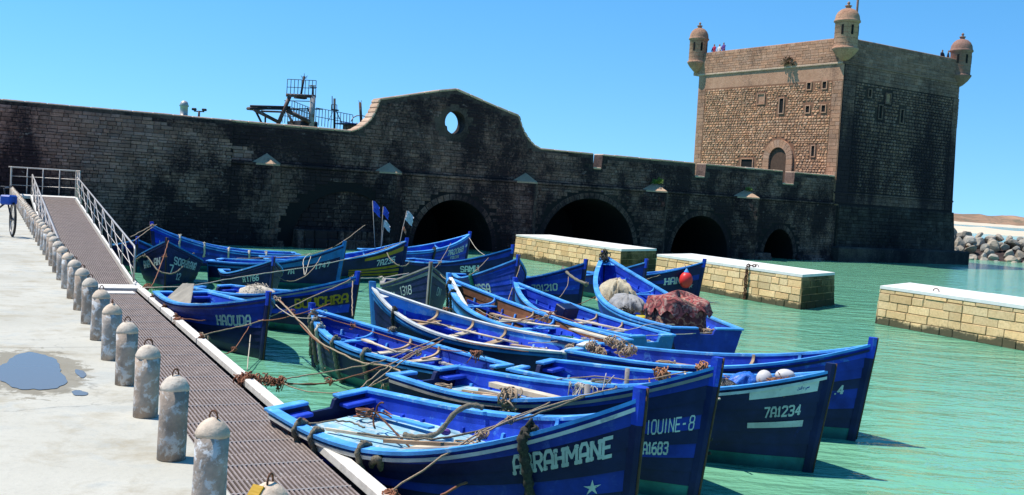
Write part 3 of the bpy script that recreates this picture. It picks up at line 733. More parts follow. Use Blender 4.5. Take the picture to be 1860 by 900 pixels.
# ------------------------------------------------------------------ rock breakwater beside the tower
def rock_mesh(seed):
    r2 = random.Random(seed); bm = bmesh.new(); bmesh.ops.create_icosphere(bm, subdivisions=2, radius=.5)
    cuts = [(Vector((r2.gauss(0, 1), r2.gauss(0, 1), r2.gauss(0, 1))).normalized(), r2.uniform(.24, .42)) for _ in range(9)]
    for v in bm.verts:
        for n, d in cuts:
            k = v.co.dot(n)
            if k > d: v.co -= n * (k - d) * .92
        v.co += Vector((r2.gauss(0, 1), r2.gauss(0, 1), r2.gauss(0, 1))) * .008
    me = bpy.data.meshes.new('boulder'); bm.to_mesh(me); bm.free()
    at = me.color_attributes.new('tint', 'FLOAT_COLOR', 'POINT'); k = r2.uniform(.6, 1.5); w = r2.uniform(-.05, .14)
    at.data.foreach_set('color', [k * (1 + w), k, k * (1 - w), 1.0] * len(me.vertices)); me.materials.append(M_rock)
    return me
rocks = [rock_mesh(40 + i) for i in range(14)]
A_, B_ = Vector((40.0, 100.5, 0)), Vector((58, 96.0, 0))
r2 = random.Random(5); n = 0
for row in range(6):
    for k in range(19):
        f = (k + r2.uniform(.1, .9)) / 19
        p = A_ + (B_ - A_) * f + Vector((.2, 1, 0)) * (row * 1.0 + r2.uniform(-.3, .3))
        sz = r2.uniform(.8, 1.75) * (1.0 if row else .8)
        o = bpy.data.objects.new('boulder', rocks[n % 14]); n += 1; col.objects.link(o)
        o.location = (p.x, p.y, -.15 + row * .45 + r2.uniform(-.15, .15)); o.rotation_euler = (r2.uniform(0, 6), r2.uniform(0, 6), r2.uniform(0, 6)); o.scale = (sz * r2.uniform(.9, 1.3), sz, sz * r2.uniform(.6, .9))
        tag(o, '%s boulder in %s of breakwater, %s' % (('broad pale', 'pale', 'small pale')[0 if sz > 1.4 else 1 if sz > 1.1 else 2], ('waterline row', 'second row up', 'third row up', 'middle rows', 'upper rows', 'top row')[row], ('against the tower foot', 'right of the tower foot', 'left of the shed', 'below the shed', 'at the right edge')[min(4, int(f * 5))]), 'boulder', 'breakwater boulders')
m_ = MB(); rr = []
for j in range(6):
    rr.append([Vector((33 + i * 2.2, 99.6 - i * .48 + j * 2.2, [-1.0, -.3, .5, 1.2, 1.6, -1][j])) for i in range(16)])
m_.grid(rr).build('breakwater_core', M_tbase, kind='structure')
# low concrete building beyond the rocks
hb = thing('harbour_shed', 'low flat-roofed yellow and grey shed beyond the breakwater rocks', 'shed', (62.5, 112, 0), R(-8))
m_ = MB(); m_.box((5, 3, 1.4), (10, 6, 2.8), bev=.05); m_.build('wall', simple('ochre_wall', (.50, .36, .16), .9), hb)
m_ = MB(); m_.box((5, 3, 3.2), (10.3, 6.3, .85), bev=.05); m_.build('upper_band', simple('grey_wall', (.42, .40, .38), .9), hb)
m_ = MB(); m_.box((5, 3, 3.72), (10.6, 6.6, .2), bev=.05); m_.build('roof_slab', M_jtop, hb)
# ------------------------------------------------------------------ boats
P_cob = paint('cobalt_paint', (.008, .05, .50), .5, .62, under=(.05, .17, .5)); P_roy = paint('royal_blue_paint', (.006, .033, .30), .5, .5, under=(.03, .07, .30)); P_nav = paint('navy_paint', (.004, .0115, .070), .4, .15, under=(.01, .02, .12))
P_sky = paint('sky_blue_paint', (.075, .34, .80), .55, .6, under=(.30, .50, .70), wscale=4.5); P_pale = paint('pale_deck_paint', (.27, .50, .62), .6, .95, under=(.46, .47, .44), wscale=7)
P_turq = paint('turquoise_paint', (.02, .17, .42), .5, .5, under=(.15, .3, .36)); P_teal = paint('teal_bottom_paint', (.03, .22, .20), .5, .35, under=(.05, .10, .08))
P_white = paint('white_trim_paint', (.68, .68, .64), .5, .4, under=(.3, .32, .33)); P_let = paint('lettering_paint', (.55, .60, .56), .6, .45, under=(.06, .09, .16), wscale=16); P_yel = paint('yellow_paint', (.44, .25, .012), .5, .4, under=(.10, .08, .05))
P_lit = paint('interior_blue_paint', (.010, .062, .58), .5, .6, under=(.06, .2, .58)); P_grey = paint('bare_grey_timber', (.30, .27, .24), .7, .4, under=(.14, .12, .1))
P_wood = paint('bare_timber', (.50, .34, .20), .7, .35, under=(.33, .22, .14)); P_brown = paint('rust_brown_paint', (.24, .09, .035), .7, .4, under=(.33, .17, .08)); P_pink = paint('faded_red_deck', (.50, .28, .22), .75, .45, under=(.38, .35, .33))
P_light = paint('light_timber', (.62, .52, .38), .7, .35, under=(.36, .28, .2))
PM = dict(c=P_cob, r=P_roy, n=P_nav, s=P_sky, p=P_pale, t=P_turq, b=P_teal, w=P_white, y=P_yel, l=P_lit, g=P_grey, o=P_wood, x=P_brown, k=P_pink, h=P_light)
M_rope = simple('tan_rope', (.40, .29, .19), .9, var=.4, scale=40, bstr=.8, bdist=.01); M_roper = simple('red_brown_rope', (.30, .125, .07), .9, var=.4, scale=40, bstr=.8, bdist=.01)
M_ropeg = simple('old_grey_rope', (.20, .175, .13), .95, var=.5, scale=30, bstr=1.0, bdist=.015, under=(.33, .28, .16), uth=.6); M_ropew = simple('pale_rope', (.55, .48, .38), .9, var=.3, scale=40); M_ropen = simple('green_rope', (.03, .20, .13), .9, var=.4, scale=30)
M_roped = simple('tarred_rope', (.045, .04, .032), .9, var=.5, scale=30, under=(.12, .11, .06), uth=.6)

M_stemband = simple('rusty_stem_band', (.11, .06, .035), .8, .2, var=.4, scale=20)
def S(t): return .74 + .26 * math.sin(math.pi / 2 * max(0, t) / .45) if t < .45 else 1 - min(1, (t - .45) / .55) ** 2.1
BOATS = {}
GL = {'A': '0,0 0,7 1.5,10 4.5,10 6,7 6,0|0,4 6,4', 'B': '0,0 0,10 4.5,10 5.6,8.8 5.6,6.4 4.4,5.3 0,5.3|4.4,5.3 6,4 6,1.4 4.6,0 0,0', 'C': '6,8 5,10 1.2,10 0,8.5 0,1.5 1.2,0 5,0 6,2', 'D': '0,0 0,10 4,10 6,8 6,2 4,0 0,0', 'E': '6,10 0,10 0,0 6,0|0,5.2 4.6,5.2', 'F': '6,10 0,10 0,0|0,5.2 4.6,5.2',
 'H': '0,0 0,10|6,0 6,10|0,5 6,5', 'I': '1,0 1,10', 'K': '0,0 0,10|6,10 .6,5|1.2,5.4 6,0', 'L': '0,10 0,0 6,0', 'M': '0,0 0,10|0,10 3.7,4 7.4,10|7.4,10 7.4,0', 'N': '0,0 0,10|0,9.6 6,.4|6,0 6,10', 'O': '1.4,0 0,1.6 0,8.4 1.4,10 4.6,10 6,8.4 6,1.6 4.6,0 1.4,0', 'P': '0,0 0,10 4.6,10 6,8.6 6,6.2 4.6,4.8 0,4.8',
 'R': '0,0 0,10 4.6,10 6,8.7 6,6.3 4.6,5 0,5|3,5 6,0', 'S': '6,8.4 5,10 1,10 0,8.7 0,6.4 1,5.4 5,4.7 6,3.6 6,1.3 5,0 1,0 0,1.6', 'T': '0,10 6,10|3,10 3,0', 'U': '0,10 0,1.5 1.4,0 4.6,0 6,1.5 6,10', 'Z': '0,10 6,10 0,0 6,0', 'Y': '0,10 3,5 6,10|3,5 3,0',
 '0': '1.4,0 0,1.6 0,8.4 1.4,10 4.6,10 6,8.4 6,1.6 4.6,0 1.4,0', '1': '.2,7.8 1.6,10 1.6,0', '2': '0,8.4 1.2,10 4.8,10 6,8.6 6,6.6 0,0 6,0', '3': '0,9 1.2,10 5,10 6,8.6 6,6.4 4.6,5.2 2.2,5.2|4.6,5.2 6,4 6,1.4 4.8,0 1,0 0,1.2', '4': '4.4,0 4.4,10 0,3 6,3', '5': '6,10 .4,10 .2,5.6 4.6,5.8 6,4.4 6,1.4 4.6,0 .2,0', '6': '5.6,10 2,9.4 0,6 0,1.5 1.4,0 4.6,0 6,1.5 6,4.2 4.6,5.6 .6,5', '7': '0,10 6,10 2.2,0', '8': '1.2,5.3 0,4 0,1.4 1.2,0 4.8,0 6,1.4 6,4 4.8,5.3 1.2,5.3 .2,6.6 .2,8.8 1.4,10 4.6,10 5.8,8.8 5.8,6.6 4.8,5.3', '~': '0,3 1,5 2.5,5 2.5,3 1,2 0,3|.9,7 1.1,7|2,7 2.2,7|2.5,3 4.5,3 4.5,5|4.4,7 4.7,7|4.5,3 6,3 6,9|7.5,5 9.5,5 8,3.5 7.5,1.5 9,0 10.5,.5|8.8,2 9,2|10.5,4 12,3.5 13,1.5 11.5,0|13,3.5 14,3.5 14,5|14,3.5 15.2,3.5 15.2,5|15.2,3.5 16.5,3.5 16.5,5.5', '-': '.6,5 3.6,5', '.': '.4,.5 1,.5'}
class Boat:
    def __init__(s, key, label, v, bands, cap='s', rail='n', inner='l', low='c', deck=(.04, .6, .36, 'p'), thw=((.72, 'p'),), frames=True, bottom='b', top_board='c', heel=0.0, stern='s', bow_in=None, rows=0, stemc=None):
        s.x, s.y, s.th, s.L, s.B, s.zb, s.zs = v; s.key = key
        s.o = thing('fishing_boat', label, 'boat', (s.x, s.y, 0), s.th, 'blue wooden fishing boats moored in the harbour')
        s.o.rotation_euler = (heel, 0, s.th)
        s.M = Matrix.Translation((s.x, s.y, 0)) @ Matrix.Rotation(s.th, 4, 'Z') @ Matrix.Rotation(heel, 4, 'X')
        BOATS[key] = s; s.lift = max(0, s.zs - .23 - deck[2]); deck = (deck[0], deck[1], deck[2] + s.lift, deck[3])
        TS = [1 - (1 - i / 26) ** 1.25 for i in range(27)]; o = s.o
        for sd in (1, -1):
            bnds = bands
            nb = len(bnds)
            for i, cc in enumerate(bnds):
                v0, v1 = i / nb, (i + 1) / nb
                rows = [[s.H(t, v0, sd, -.002) for t in TS], [s.H(t, v1, sd, .012) for t in TS], [s.H(t, v1, sd, -.004) for t in TS]]
                MB().grid(rows, smooth=False).build('plank', PM[cc], o)
            MB().grid([[s.H(t, v, sd, .0) for t in TS] for v in (1.0, 1.35, 1.7, 2.0)]).build('bottom_planking', PM[bottom], o)
            # inside skin
            tin = [t for t in TS if t < .985]
            r_ = [[s.I(t, v, sd, .05) for t in tin] for v in (.0, .25, .5, .75, 1.0, 1.3)]
            if bow_in:
                k = [i for i, t in enumerate(tin) if t < .62][-1]
                MB().grid([r[:k + 1] for r in r_]).build('inner_skin', PM[inner], o); MB().grid([r[k:] for r in r_]).build('bow_lining', PM[bow_in], o)
            else: MB().grid(r_).build('inner_skin', PM[inner], o)
            # top board, gunwale, rubbing strake
            cs = []
            for t in TS:
                if t > .97: break
                a = s.hw(t, 0) - .055; z = s.zg(t); bx = s.L * t; hb = .2 if t > .06 else .12
                cs.append([Vector((bx, sd * max(.0, a), z - .012)), Vector((bx, sd * max(.0, a - .028), z - .012)), Vector((bx, sd * max(.0, a - .045), z - hb)), Vector((bx, sd * max(.0, a - .015), z - hb))])
            MB().ribbon(cs).build('top_board', PM[bow_in if bow_in == 'x' else top_board], o)
            for nm, oa, ob, za, zb_, mm in (('gunwale', .035, -.10, .032, -.008, cap), ('rubbing_strake', .032, -.004, -.045, -.085, rail)):
                cs = []
                for t in TS:
                    w = s.hw(t, 0); z = s.zg(t); bx = s.L * t + (.0 if t < .999 else -.0)
                    if nm == 'rubbing_strake': w = s.hw(t, .07)
                    oo = w + oa; ii = max(.0, w + ob) if t < 1 else 0
                    cs.append([Vector((bx, sd * oo, z + za)), Vector((bx, sd * ii, z + za)), Vector((bx, sd * ii, z + zb_)), Vector((bx, sd * oo, z + zb_))])
                MB().ribbon(cs).build(nm, PM[mm], o)
            # stringer along the frames
            cs = []
            for t in TS:
                if not .03 < t < .93: continue
                p = s.I(t, s.v_at(t, s.zg(t) - .36), sd, .05); q = p + Vector((0, -sd * .045, 0)); dz = Vector((0, 0, .07))
                cs.append([p, q, q + dz, p + dz])
            if frames: MB().ribbon(cs).build('stringer', PM['s' if frames == 's' else 'c'], o)
            if frames:
                for k in range(13):
                    t = .07 + k * .067
                    zt = s.zg(t) - .19; z0 = .3
                    pts = [s.I(t, s.v_at(t, zt - (zt - z0) * j / 4), sd, .05) for j in range(5)]
                    cs = [[p + Vector((-.02, 0, 0)), p + Vector((.02, 0, 0)), p + Vector((.02, -sd * .035, 0)), p + Vector((-.02, -sd * .035, 0))] for p in pts]
                    MB().ribbon(cs).build('frame', PM['c' if k % 3 else 's'], o)
        # stem
        cs = []
        for j in range(13):
            f = j / 12; z = -.3 + (s.zb + .13 + .3) * f; q = max(0, (s.zb - z) / (s.zb + .3))
            x = s.L + .02 - .24 * q + (.0 if z < s.zb else .01)
            hw_, dp = .05, .085
            cs.append([Vector((x + dp * .5, -hw_ * .6, z)), Vector((x + dp * .5, hw_ * .6, z)), Vector((x, hw_, z)), Vector((x - dp, hw_, z)), Vector((x - dp, -hw_, z)), Vector((x, -hw_, z))])
        st_ = MB().ribbon(cs[:11]).build('stem', PM[stemc or 'n'], o); MB().ribbon(cs[10:]).build('stem_head', PM[stemc or 'c'], st_); MB().tube([(c_[0] + c_[1]) / 2 + Vector((.004, 0, 0)) for c_ in cs[2:]], .016, 6).build('stem_band', M_stemband, st_)
        # transom with an outboard notch
        n_ = .2; top = [(-s.hw(0, 0), s.zs + .02), ]
        out = [(-s.hw(0, v), s.zv(0, v)) for v in (0, .3, .6, 1.0, 1.35, 1.7)] + [(0, -.3)] + [(s.hw(0, v), s.zv(0, v)) for v in (1.7, 1.35, 1.0, .6, .3, 0)]
        out += [(n_ + .06, s.zs), (n_, s.zs - .03), (n_ - .04, s.zs - .13), (-n_ + .04, s.zs - .13), (-n_, s.zs - .03), (-n_ - .06, s.zs)]
        MB().ribbon([[Vector((-.04, y, z)) for y, z in out], [Vector((.03, y, z)) for y, z in out]]).build('transom', PM[bands[min(1, len(bands) - 1)] if stern == 's' else stern], o)
        for sd in (1, -1):
            a, b = n_ + .03, s.hw(0, 0) + .03
            MB().box((.0, sd * (a + b) / 2, s.zs + .012), (.16, b - a, .045), bev=.01).build('transom_cap', PM[cap], o)
            MB().box((.13, sd * (b + n_) / 2, s.zs - .1), (.2, (b - n_) * .8, .05), bev=.01).build('quarter_shelf', PM[top_board], o)
        # decks
        for t0, t1, z, mm, nbd in ((deck[0], deck[1], deck[2], deck[3], 8), (deck[1] + .01, .9, deck[2] - .14, low, 5)):
            wmax = s.B / 2
            for k in range(nbd):
                ya, yb = -wmax + 2 * wmax * k / nbd + .006, -wmax + 2 * wmax * (k + 1) / nbd - .006
                cs = []; j = rng.uniform(-.006, .006)
                for q in range(9):
                    t = t0 + (t1 - t0) * q / 8; lim = max(.02, abs(s.I(t, s.v_at(t, z), 1, .055).y))
                    a, b = max(-lim, min(lim, ya)), max(-lim, min(lim, yb)); x = s.L * t
                    cs.append([Vector((x, a, z + j)), Vector((x, b, z + j)), Vector((x, b, z - .025)), Vector((x, a, z - .025))])
                if max(c[1].y - c[0].y for c in cs) > .03: MB().ribbon(cs).build('floor_board', PM[mm], o)
        t1 = deck[1]; lim = abs(s.I(t1, s.v_at(t1, .25), 1, .06).y)
        MB().box((s.L * t1, 0, (deck[2] + .1) / 2 + .02), (.03, 2 * lim, deck[2] - .08)).build('bulkhead', PM[low], o)
        # thwarts with knees
        for t, mm in thw:
            z = s.zg(t) - .2; lim = abs(s.I(t, s.v_at(t, z), 1, .05).y)
            MB().box((s.L * t, 0, z), (.19, 2 * lim, .035), Matrix.Rotation(rng.uniform(-.03, .03), 3, 'Z'), bev=.008).build('thwart', PM[mm], o)
            for sd in (1, -1):
                w = s.hw(t, 0) - .09; pts = catmull([(s.L * t, sd * (lim - .42), z + .025), (s.L * t, sd * (lim - .2), z + .04), (s.L * t, sd * (w - .035), z + .1), (s.L * t, sd * w, s.zg(t) + .0)], 5)
                cs = [[p + Vector((-.025, 0, 0)), p + Vector((.025, 0, 0)), p + Vector((.025, -sd * .03, .028)), p + Vector((-.025, -sd * .03, .028))] for p in pts]
                MB().ribbon(cs).build('knee', PM['o' if mm in 'oh' else 's'], o)
        # breasthook at the bow
        w = s.hw(.93, 0) - .1
        MB().add([(s.L * .93, -w, s.zg(.93) - .03), (s.L * .93, w, s.zg(.93) - .03), (s.L * .985, .02, s.zg(.98) - .03), (s.L * .985, -.02, s.zg(.98) - .03)], [(0, 1, 2, 3)]).build('breasthook', PM[cap], o)
    def zg(s, t): return s.zs + (s.zb - s.zs) * max(0, (t - .15) / .85) ** 2.4
    def zv(s, t, v): g = s.zg(t); return g + (.2 - g) * v if v <= 1 else .2 - .5 * (v - 1)
    def v_at(s, t, z): g = s.zg(t); return (g - z) / (g - .2) if z >= .2 else 1 + (.2 - z) / .5
    def hw(s, t, v):
        g = s.zg(t); q = (g - s.zv(t, v)) / (g + .3)
        return s.B / 2 * S(t) * (1 - (.3 + .28 * t * t) * q) * (1 - q ** 5) ** .5
    def H(s, t, v, sd, off=0.0):
        g = s.zg(t); z = s.zv(t, v); q = (g - z) / (g + .3)
        return Vector((s.L * t - .24 * q * t ** 5, sd * (s.hw(t, v) + off), z - max(0, off) * .4))
    def I(s, t, v, sd, off): p = s.H(t, v, sd, 0); p.y = sd * max(0.0, abs(p.y) - off); return p
    def W(s, x, y, z): return s.M @ Vector((x, y, z))
    def on(s, t, y, z): return s.W(s.L * t, y, z + (s.lift if z < s.zg(t) - .06 else 0))
    def letters(s, body, t0, v, h, side=-1, mat=None, name='lettering', bold=.0, width=1.0, slab=True):
        m_ = MB(); X0 = 0.0; k = h / 10; hwid = (1.05 if slab else .66) + bold; ix = 0
        def P(x, y, e):
            X, Y = x * k * width, y * k; tt = max(0, min(.995, t0 + (X / s.L if side < 0 else -X / s.L))); g = s.zg(tt)
            p = s.H(tt, v - (Y - h / 2) / (g - .2), side, .0155 + e); p.z += .4 * (.0155 + e); return p
        for ch in body:
            if ch == ' ': X0 += 4; continue
            wd = 6
            for pl in GL.get(ch.upper(), '').split('|'):
                q = [tuple(float(c_) for c_ in t_.split(',')) for t_ in pl.split()]
                segs = list(zip(q, q[1:]))
                if slab:
                    for e_, n_ in ((q[0], q[1]), (q[-1], q[-2])):
                        if e_[1] in (0, 10) and abs(e_[0] - n_[0]) < 1.5: segs.append(((e_[0] - 1.1, e_[1] + (.7 if e_[1] == 0 else -.7)), (e_[0] + 1.1, e_[1] + (.7 if e_[1] == 0 else -.7))))
                for (xa, ya), (xb, yb) in segs:
                    d = math.hypot(xb - xa, yb - ya) or 1; ux, uy = (xb - xa) / d, (yb - ya) / d; w_ = hwid * rng.uniform(.88, 1.1); ex = hwid * .55
                    c_ = [(xa - ux * ex - uy * w_, ya - uy * ex + ux * w_), (xa - ux * ex + uy * w_, ya - uy * ex - ux * w_), (xb + ux * ex + uy * w_, yb + uy * ex - ux * w_), (xb + ux * ex - uy * w_, yb + uy * ex + ux * w_)]
                    ix += 1
                    m_.add([P(X0 + x, y, .0004 * ix % .006) for x, y in c_], [(0, 1, 2, 3)])
            X0 += (8.6 if ch.upper() != 'M' else 10.2) if ch not in 'I1.' else (5.4 if ch != '.' else 3.5)
        m_.build(name, mat or P_let, s.o)
    def stripe(s, t0, t1, v0, v1, mat, side=-1, name='painted_stripe'):
        rows = [[s.H(t0 + (t1 - t0) * i / 12, v, side, .0155 + .0) for i in range(13)] for v in (v0, (v0 + v1) / 2, v1)]
        MB().grid(rows, smooth=False).build(name, mat, s.o)
    def star(s, t, v, r, side=-1, n=6, mat=None, inner=.35):
        pts = []
        for k in range(2 * n):
            a = math.pi * k / n + .3; rr = r if k % 2 == 0 else r * inner
            tt = t + rr * math.cos(a) / s.L * (1 if side < 0 else -1); p = s.H(min(tt, .99), v - rr * math.sin(a) / (s.zg(t) - .2), side, .018); pts.append(p)
        c = s.H(t, v, side, .019)
        MB().add(pts + [c], [(k, (k + 1) % (2 * n), 2 * n) for k in range(2 * n)]).build('star_emblem', mat or P_let, s.o)

V = {'abrahmane': [-2.338, 13.483, -0.702, 4.854, 2.036, 1.518, 0.732], 'iouine': [-1.176, 15.514, -0.703, 4.857, 1.926, 1.673, 0.856], 'za1234': [0.45, 16.474, -0.509, 4.587, 1.936, 1.419, 0.891], 'four': [1.424, 18.67, -0.475, 4.892, 1.917, 1.551, 0.907], 'white_edge': [1.351, 19.902, 2.781, 4.462, 2.355, 1.476, 0.721], 'dark_interior': [-0.352, 17.242, 2.426, 4.593, 1.827, 1.098, 0.659], 'brown': [1.985, 21.038, 2.204, 5.934, 1.914, 1.401, 0.723], 'between': [3.168, 22.694, 2.156, 5.509, 1.656, 1.277, 0.679], 'carpet': [4.601, 24.055, 1.848, 6.975, 2.421, 1.941, 0.749], 'za1210': [-0.425, 36.297, -0.846, 4.219, 1.843, 1.527, 0.716], 'issa': [-1.298, 35.693, -1.256, 4.852, 1.89, 1.649, 0.723], 'samu': [-4.256, 41.364, -0.611, 5.238, 1.846, 1.581, 0.718], 'za2068': [-6.347, 45.499, 0.611, 5.318, 1.849, 1.564, 0.719], 'za235': [-8.852, 37.449, 0.413, 5.301, 1.85, 1.531, 0.719], 'b1747': [-9.948, 35.196, -0.087, 4.388, 1.851, 1.529, 0.719], 'a1766': [-8.604, 32.921, -1.047, 3.691, 1.55, 1.253, 0.626], 'sophiana': [-11.403, 35.27, -1.306, 4.496, 1.981, 1.522, 0.721], 'kota': [-8.361, 40.513, 3.542, 5.337, 1.867, 1.591, 0.719], 'behind': [-16.029, 33.403, -0.385, 5.31, 1.851, 1.485, 0.72], 'bouchra': [-7.629, 26.721, -0.562, 4.859, 1.858, 1.444, 0.721], 'b1318': [-3.198, 32.063, -1.353, 5.264, 1.876, 1.566, 0.719], 'haouda': [-7.816, 24.961, -0.97, 5.513, 1.787, 1.255, 0.728], 'haoa': [2.219, 40.001, -0.235, 5.081, 1.857, 1.476, 0.714], 'small': [2.352, 39.889, -1.047, 4.596, 1.849, 1.502, 0.72]}
V['abrahmane'] = [-2.33, 13.62, -.80, 5.35, 2.08, 1.75, .74]
V['behind'] = [-15.0, 40.2, R(-63), 4.3, 1.7, 1.15, .66]
BT = {}
mk = lambda key, label, bands, **kw: Boat(key, label, V[key], bands, **kw)
b = mk('abrahmane', 'nearest blue boat, lettered ABRAHMANE with a starfish emblem below, beside the walkway', 'rnnrnrn', rail='w', heel=.085, bottom='n', thw=((.66, 's'), (.80, 'c')))
b.letters('ABRAHMANE', .80, .25, .185, width=.62); b.star(.935, .52, .085, n=5, inner=.32)
b = mk('iouine', 'blue boat with the name IOUINE and poles and planks lying on its floor', 'rnnrnrnn', rail='g', deck=(.04, .56, .42, 'p'), thw=((.64, 's'), (.8, 'c')))
b.letters('IOUINE-8', .868, .44, .17, slab=False, width=.50); b.letters('A1683', .86, .66, .14, width=.55)
b = mk('za1234', 'navy boat with pale stripes and the number 1234, loaded with floats', 'nnnnnn', rail='w', deck=(.04, .6, .44, 'p'), thw=((.66, 's'),), stemc='n')
b.stripe(.80, .978, .05, .19, P_white); b.letters('~', .925, .125, .075, slab=False, mat=P_roy, name='arabic_lettering', bold=-.2, width=1.1); b.letters('7A1234', .845, .40, .135, width=.72); b.stripe(.80, .955, .53, .61, P_white)
b = mk('four', 'outermost blue boat on the right with plain striped bow and teal waterline', 'crrnrrnn', deck=(.04, .5, .4, 'h'), thw=((.58, 'h'), (.75, 's')))
b.letters('.4', .915, .5, .13)
b = mk('white_edge', 'boat with worn white and turquoise gunwale and bare timber thwarts', 'tnnnnn', cap='w', rail='t', deck=(.04, .30, .4, 'h'), thw=((.42, 'o'), (.58, 'h'), (.74, 'o')), top_board='s', stemc='t', stern='t')
b = mk('dark_interior', 'low boat with deep blue inside and yellowish rope fenders over its near side', 'nnnnn', cap='s', rail='t', deck=(.04, .26, .36, 'p'), thw=((.4, 'h'), (.56, 'h'), (.74, 's')), top_board='r', inner='c')
b = mk('brown', 'blue boat with a red-brown lined bow and light blue stern deck', 'tsnnn', cap='s', deck=(.05, .36, .4, 's'), thw=((.46, 's'), (.58, 'h'), (.78, 's')), bow_in='x', stemc='s', stern='t')
b = mk('between', 'slim blue boat wedged between the brown-lined boat and the carpet boat', 'ctnnn', cap='s', deck=(.05, .2, .36, 'p'), thw=((.34, 'h'), (.52, 'h'), (.7, 'p')), stern='t')
b = mk('carpet', 'large blue boat carrying a bundle wrapped in patterned carpet', 'sccnn', cap='s', rail='s', deck=(.04, .62, .42, 'o'), thw=((.5, 's'), (.72, 's')), stern='r')
b = mk('za1210', 'blue boat with number 1210 on its bow and a thick rope over its side', 'crcrcrnn', frames=False)
b.letters('7A1210', .62, .5, .2)
b = mk('issa', 'bright blue boat with the name AISSA and a green rope knot', 'crrcrcrn', frames=False)
b.letters('AISSA', .60, .55, .25); b.letters('LS', .84, .5, .22, side=1)
b = mk('samu', 'small dark blue boat lettered SAMU in front of the farthest pier', 'rnnnn', frames=False)
b.letters('SAMU', .66, .42, .2)
b = mk('za2068', 'bright blue boat numbered 2068 under the black arch', 'crcrcrcr', frames=False, rail='s')
b.letters('7A2068', .71, .40, .23); b.star(.965, .34, .12); b.letters('FOUZIRI', .76, .68, .12)
b = mk('za235', 'dark blue boat with yellow stripes and number 235', 'nnnnn', frames=False)
b.stripe(.66, .98, .10, .24, P_yel); b.stripe(.3, .48, .12, .28, P_yel)
for v0 in (.62, .75, .88): b.stripe(.55, .97, v0, v0 + .085, P_yel)
b.letters('7A235', .76, .44, .2, mat=P_white); b.stripe(.88, .98, .12, .28, P_yel, 1)
b = mk('b1747', 'navy boat with turquoise top strake numbered 1747', 'ttnnnnn', frames=False, stemc='t')
b.letters('7A', .62, .5, .14); b.letters('1747', .82, .42, .15)
b = mk('a1766', 'short navy boat numbered 1766 behind the HAOUDA boat', 'nnnnn', frames=False, cap='s', deck=(.04, .55, .4, 'p'))
b.letters('A 1766', .72, .40, .15)
b = mk('sophiana', 'navy boat facing the camera lettered SOPHIANA, with rope looped across its bow', 'nnnnn', frames=False, cap='t', stemc='n')
b.letters('SOPHIANA', .93, .36, .2, side=1); b.letters('7', .965, .6, .24, side=1); b.letters('12', .88, .78, .18, side=1); b.letters('ANA', .72, .4, .2); b.letters('AN', .88, .4, .2)
b = mk('kota', 'blue boat lettered KOTA at the back by the wall with its bow towards the gangway', 'crcrcrn', rail='s', frames=False)
b.letters('KOTA', .955, .42, .2, side=1, slab=False)
b = mk('behind', 'blue boat mostly hidden behind the gangway railing', 'rnnn', frames=False)
b = mk('bouchra', 'blue boat with the name BOUCHRA in yellow and the number 1538', 'cnncnn', rail='g', frames=False)
b.letters('BOUCHRA', .735, .38, .2, mat=P_yel); b.letters('1538', .80, .66, .14)
b = mk('b1318', 'navy boat with grey top strake and number 1318, bow towards the camera', 'gnnnnnn', cap='g', rail='n', frames=False, stemc='g')
b.letters('1318', .76, .36, .22, slab=False); b.letters('ARA', .6, .5, .2, slab=False); b.letters('DN', .9, .4, .2, side=1, slab=False)
b = mk('haouda', 'blue boat lettered HAOUDA with a grey board standing in its stern', 'crrrnnn', frames=True, deck=(.04, .5, .36, 'p'), bottom='n')
b.letters('HAOUDA', .765, .42, .19); b.letters('ML', .965, .42, .18, side=1)
b = mk('haoa', 'dark blue boat lettered HANA with red buoy hung at its bow', 'nnrnnn', frames=False)
b.letters('HANA', .74, .42, .24); b.star(.93, .66, .12)
b = mk('small', 'blue boat showing only its bow between the carpet boat and the red buoy', 'rrnn', frames=False, cap='s')
# ------------------------------------------------------------------ bollards along the quay edge
bo_me = []
for k in range(5):
    m_ = MB(); t = tint_rand(.85, 1.2); m_.lathe([(.082, 0), (.083, .1), (.081, .25), (.083, .375)], 18, jit=.012, tint=t); body = m_.mesh('bollard_body', M_boll)
    m_ = MB(); m_.lathe([(.0835, .372), (.083, .39), (.072, .414), (.052, .437), (.026, .452), (.004, .458)], 18, jit=.014, tint=tint_rand(.9, 1.15)); capm = m_.mesh('bollard_top', M_bcap)
    m_ = MB(); a = rng.uniform(.3, .9); m_.tube([(.026 * math.cos(q) * math.cos(a), .026 * math.cos(q) * math.sin(a), .450 + .028 * (math.sin(q) + .35)) for q in [(-.5 + k_ * (math.pi + 1) / 12) for k_ in range(13)]], .0045, 6); ring = m_.mesh('lifting_ring', M_rust)
    bo_me.append((body, capm, ring))
a = 3.68; i = 0
ords = ['nearest bollard, only its yellow-stained top in view at the bottom edge', 'second bollard from the bottom edge, at the edge of the walkway grating', 'third bollard from the bottom edge, with a white patch of quay beside it', 'fourth bollard from the bottom edge, speckled white near its foot', 'fifth bollard from the bottom edge, to the right of the puddle']
words = ['sixth', 'seventh', 'eighth', 'ninth', 'tenth', 'eleventh', 'twelfth', 'thirteenth', 'fourteenth', 'fifteenth'] + ['sixteenth', 'seventeenth', 'eighteenth', 'nineteenth', 'twentieth'] + ['twenty-' + w_ for w_ in ('first', 'second', 'third', 'fourth', 'fifth', 'sixth', 'seventh', 'eighth', 'ninth')]
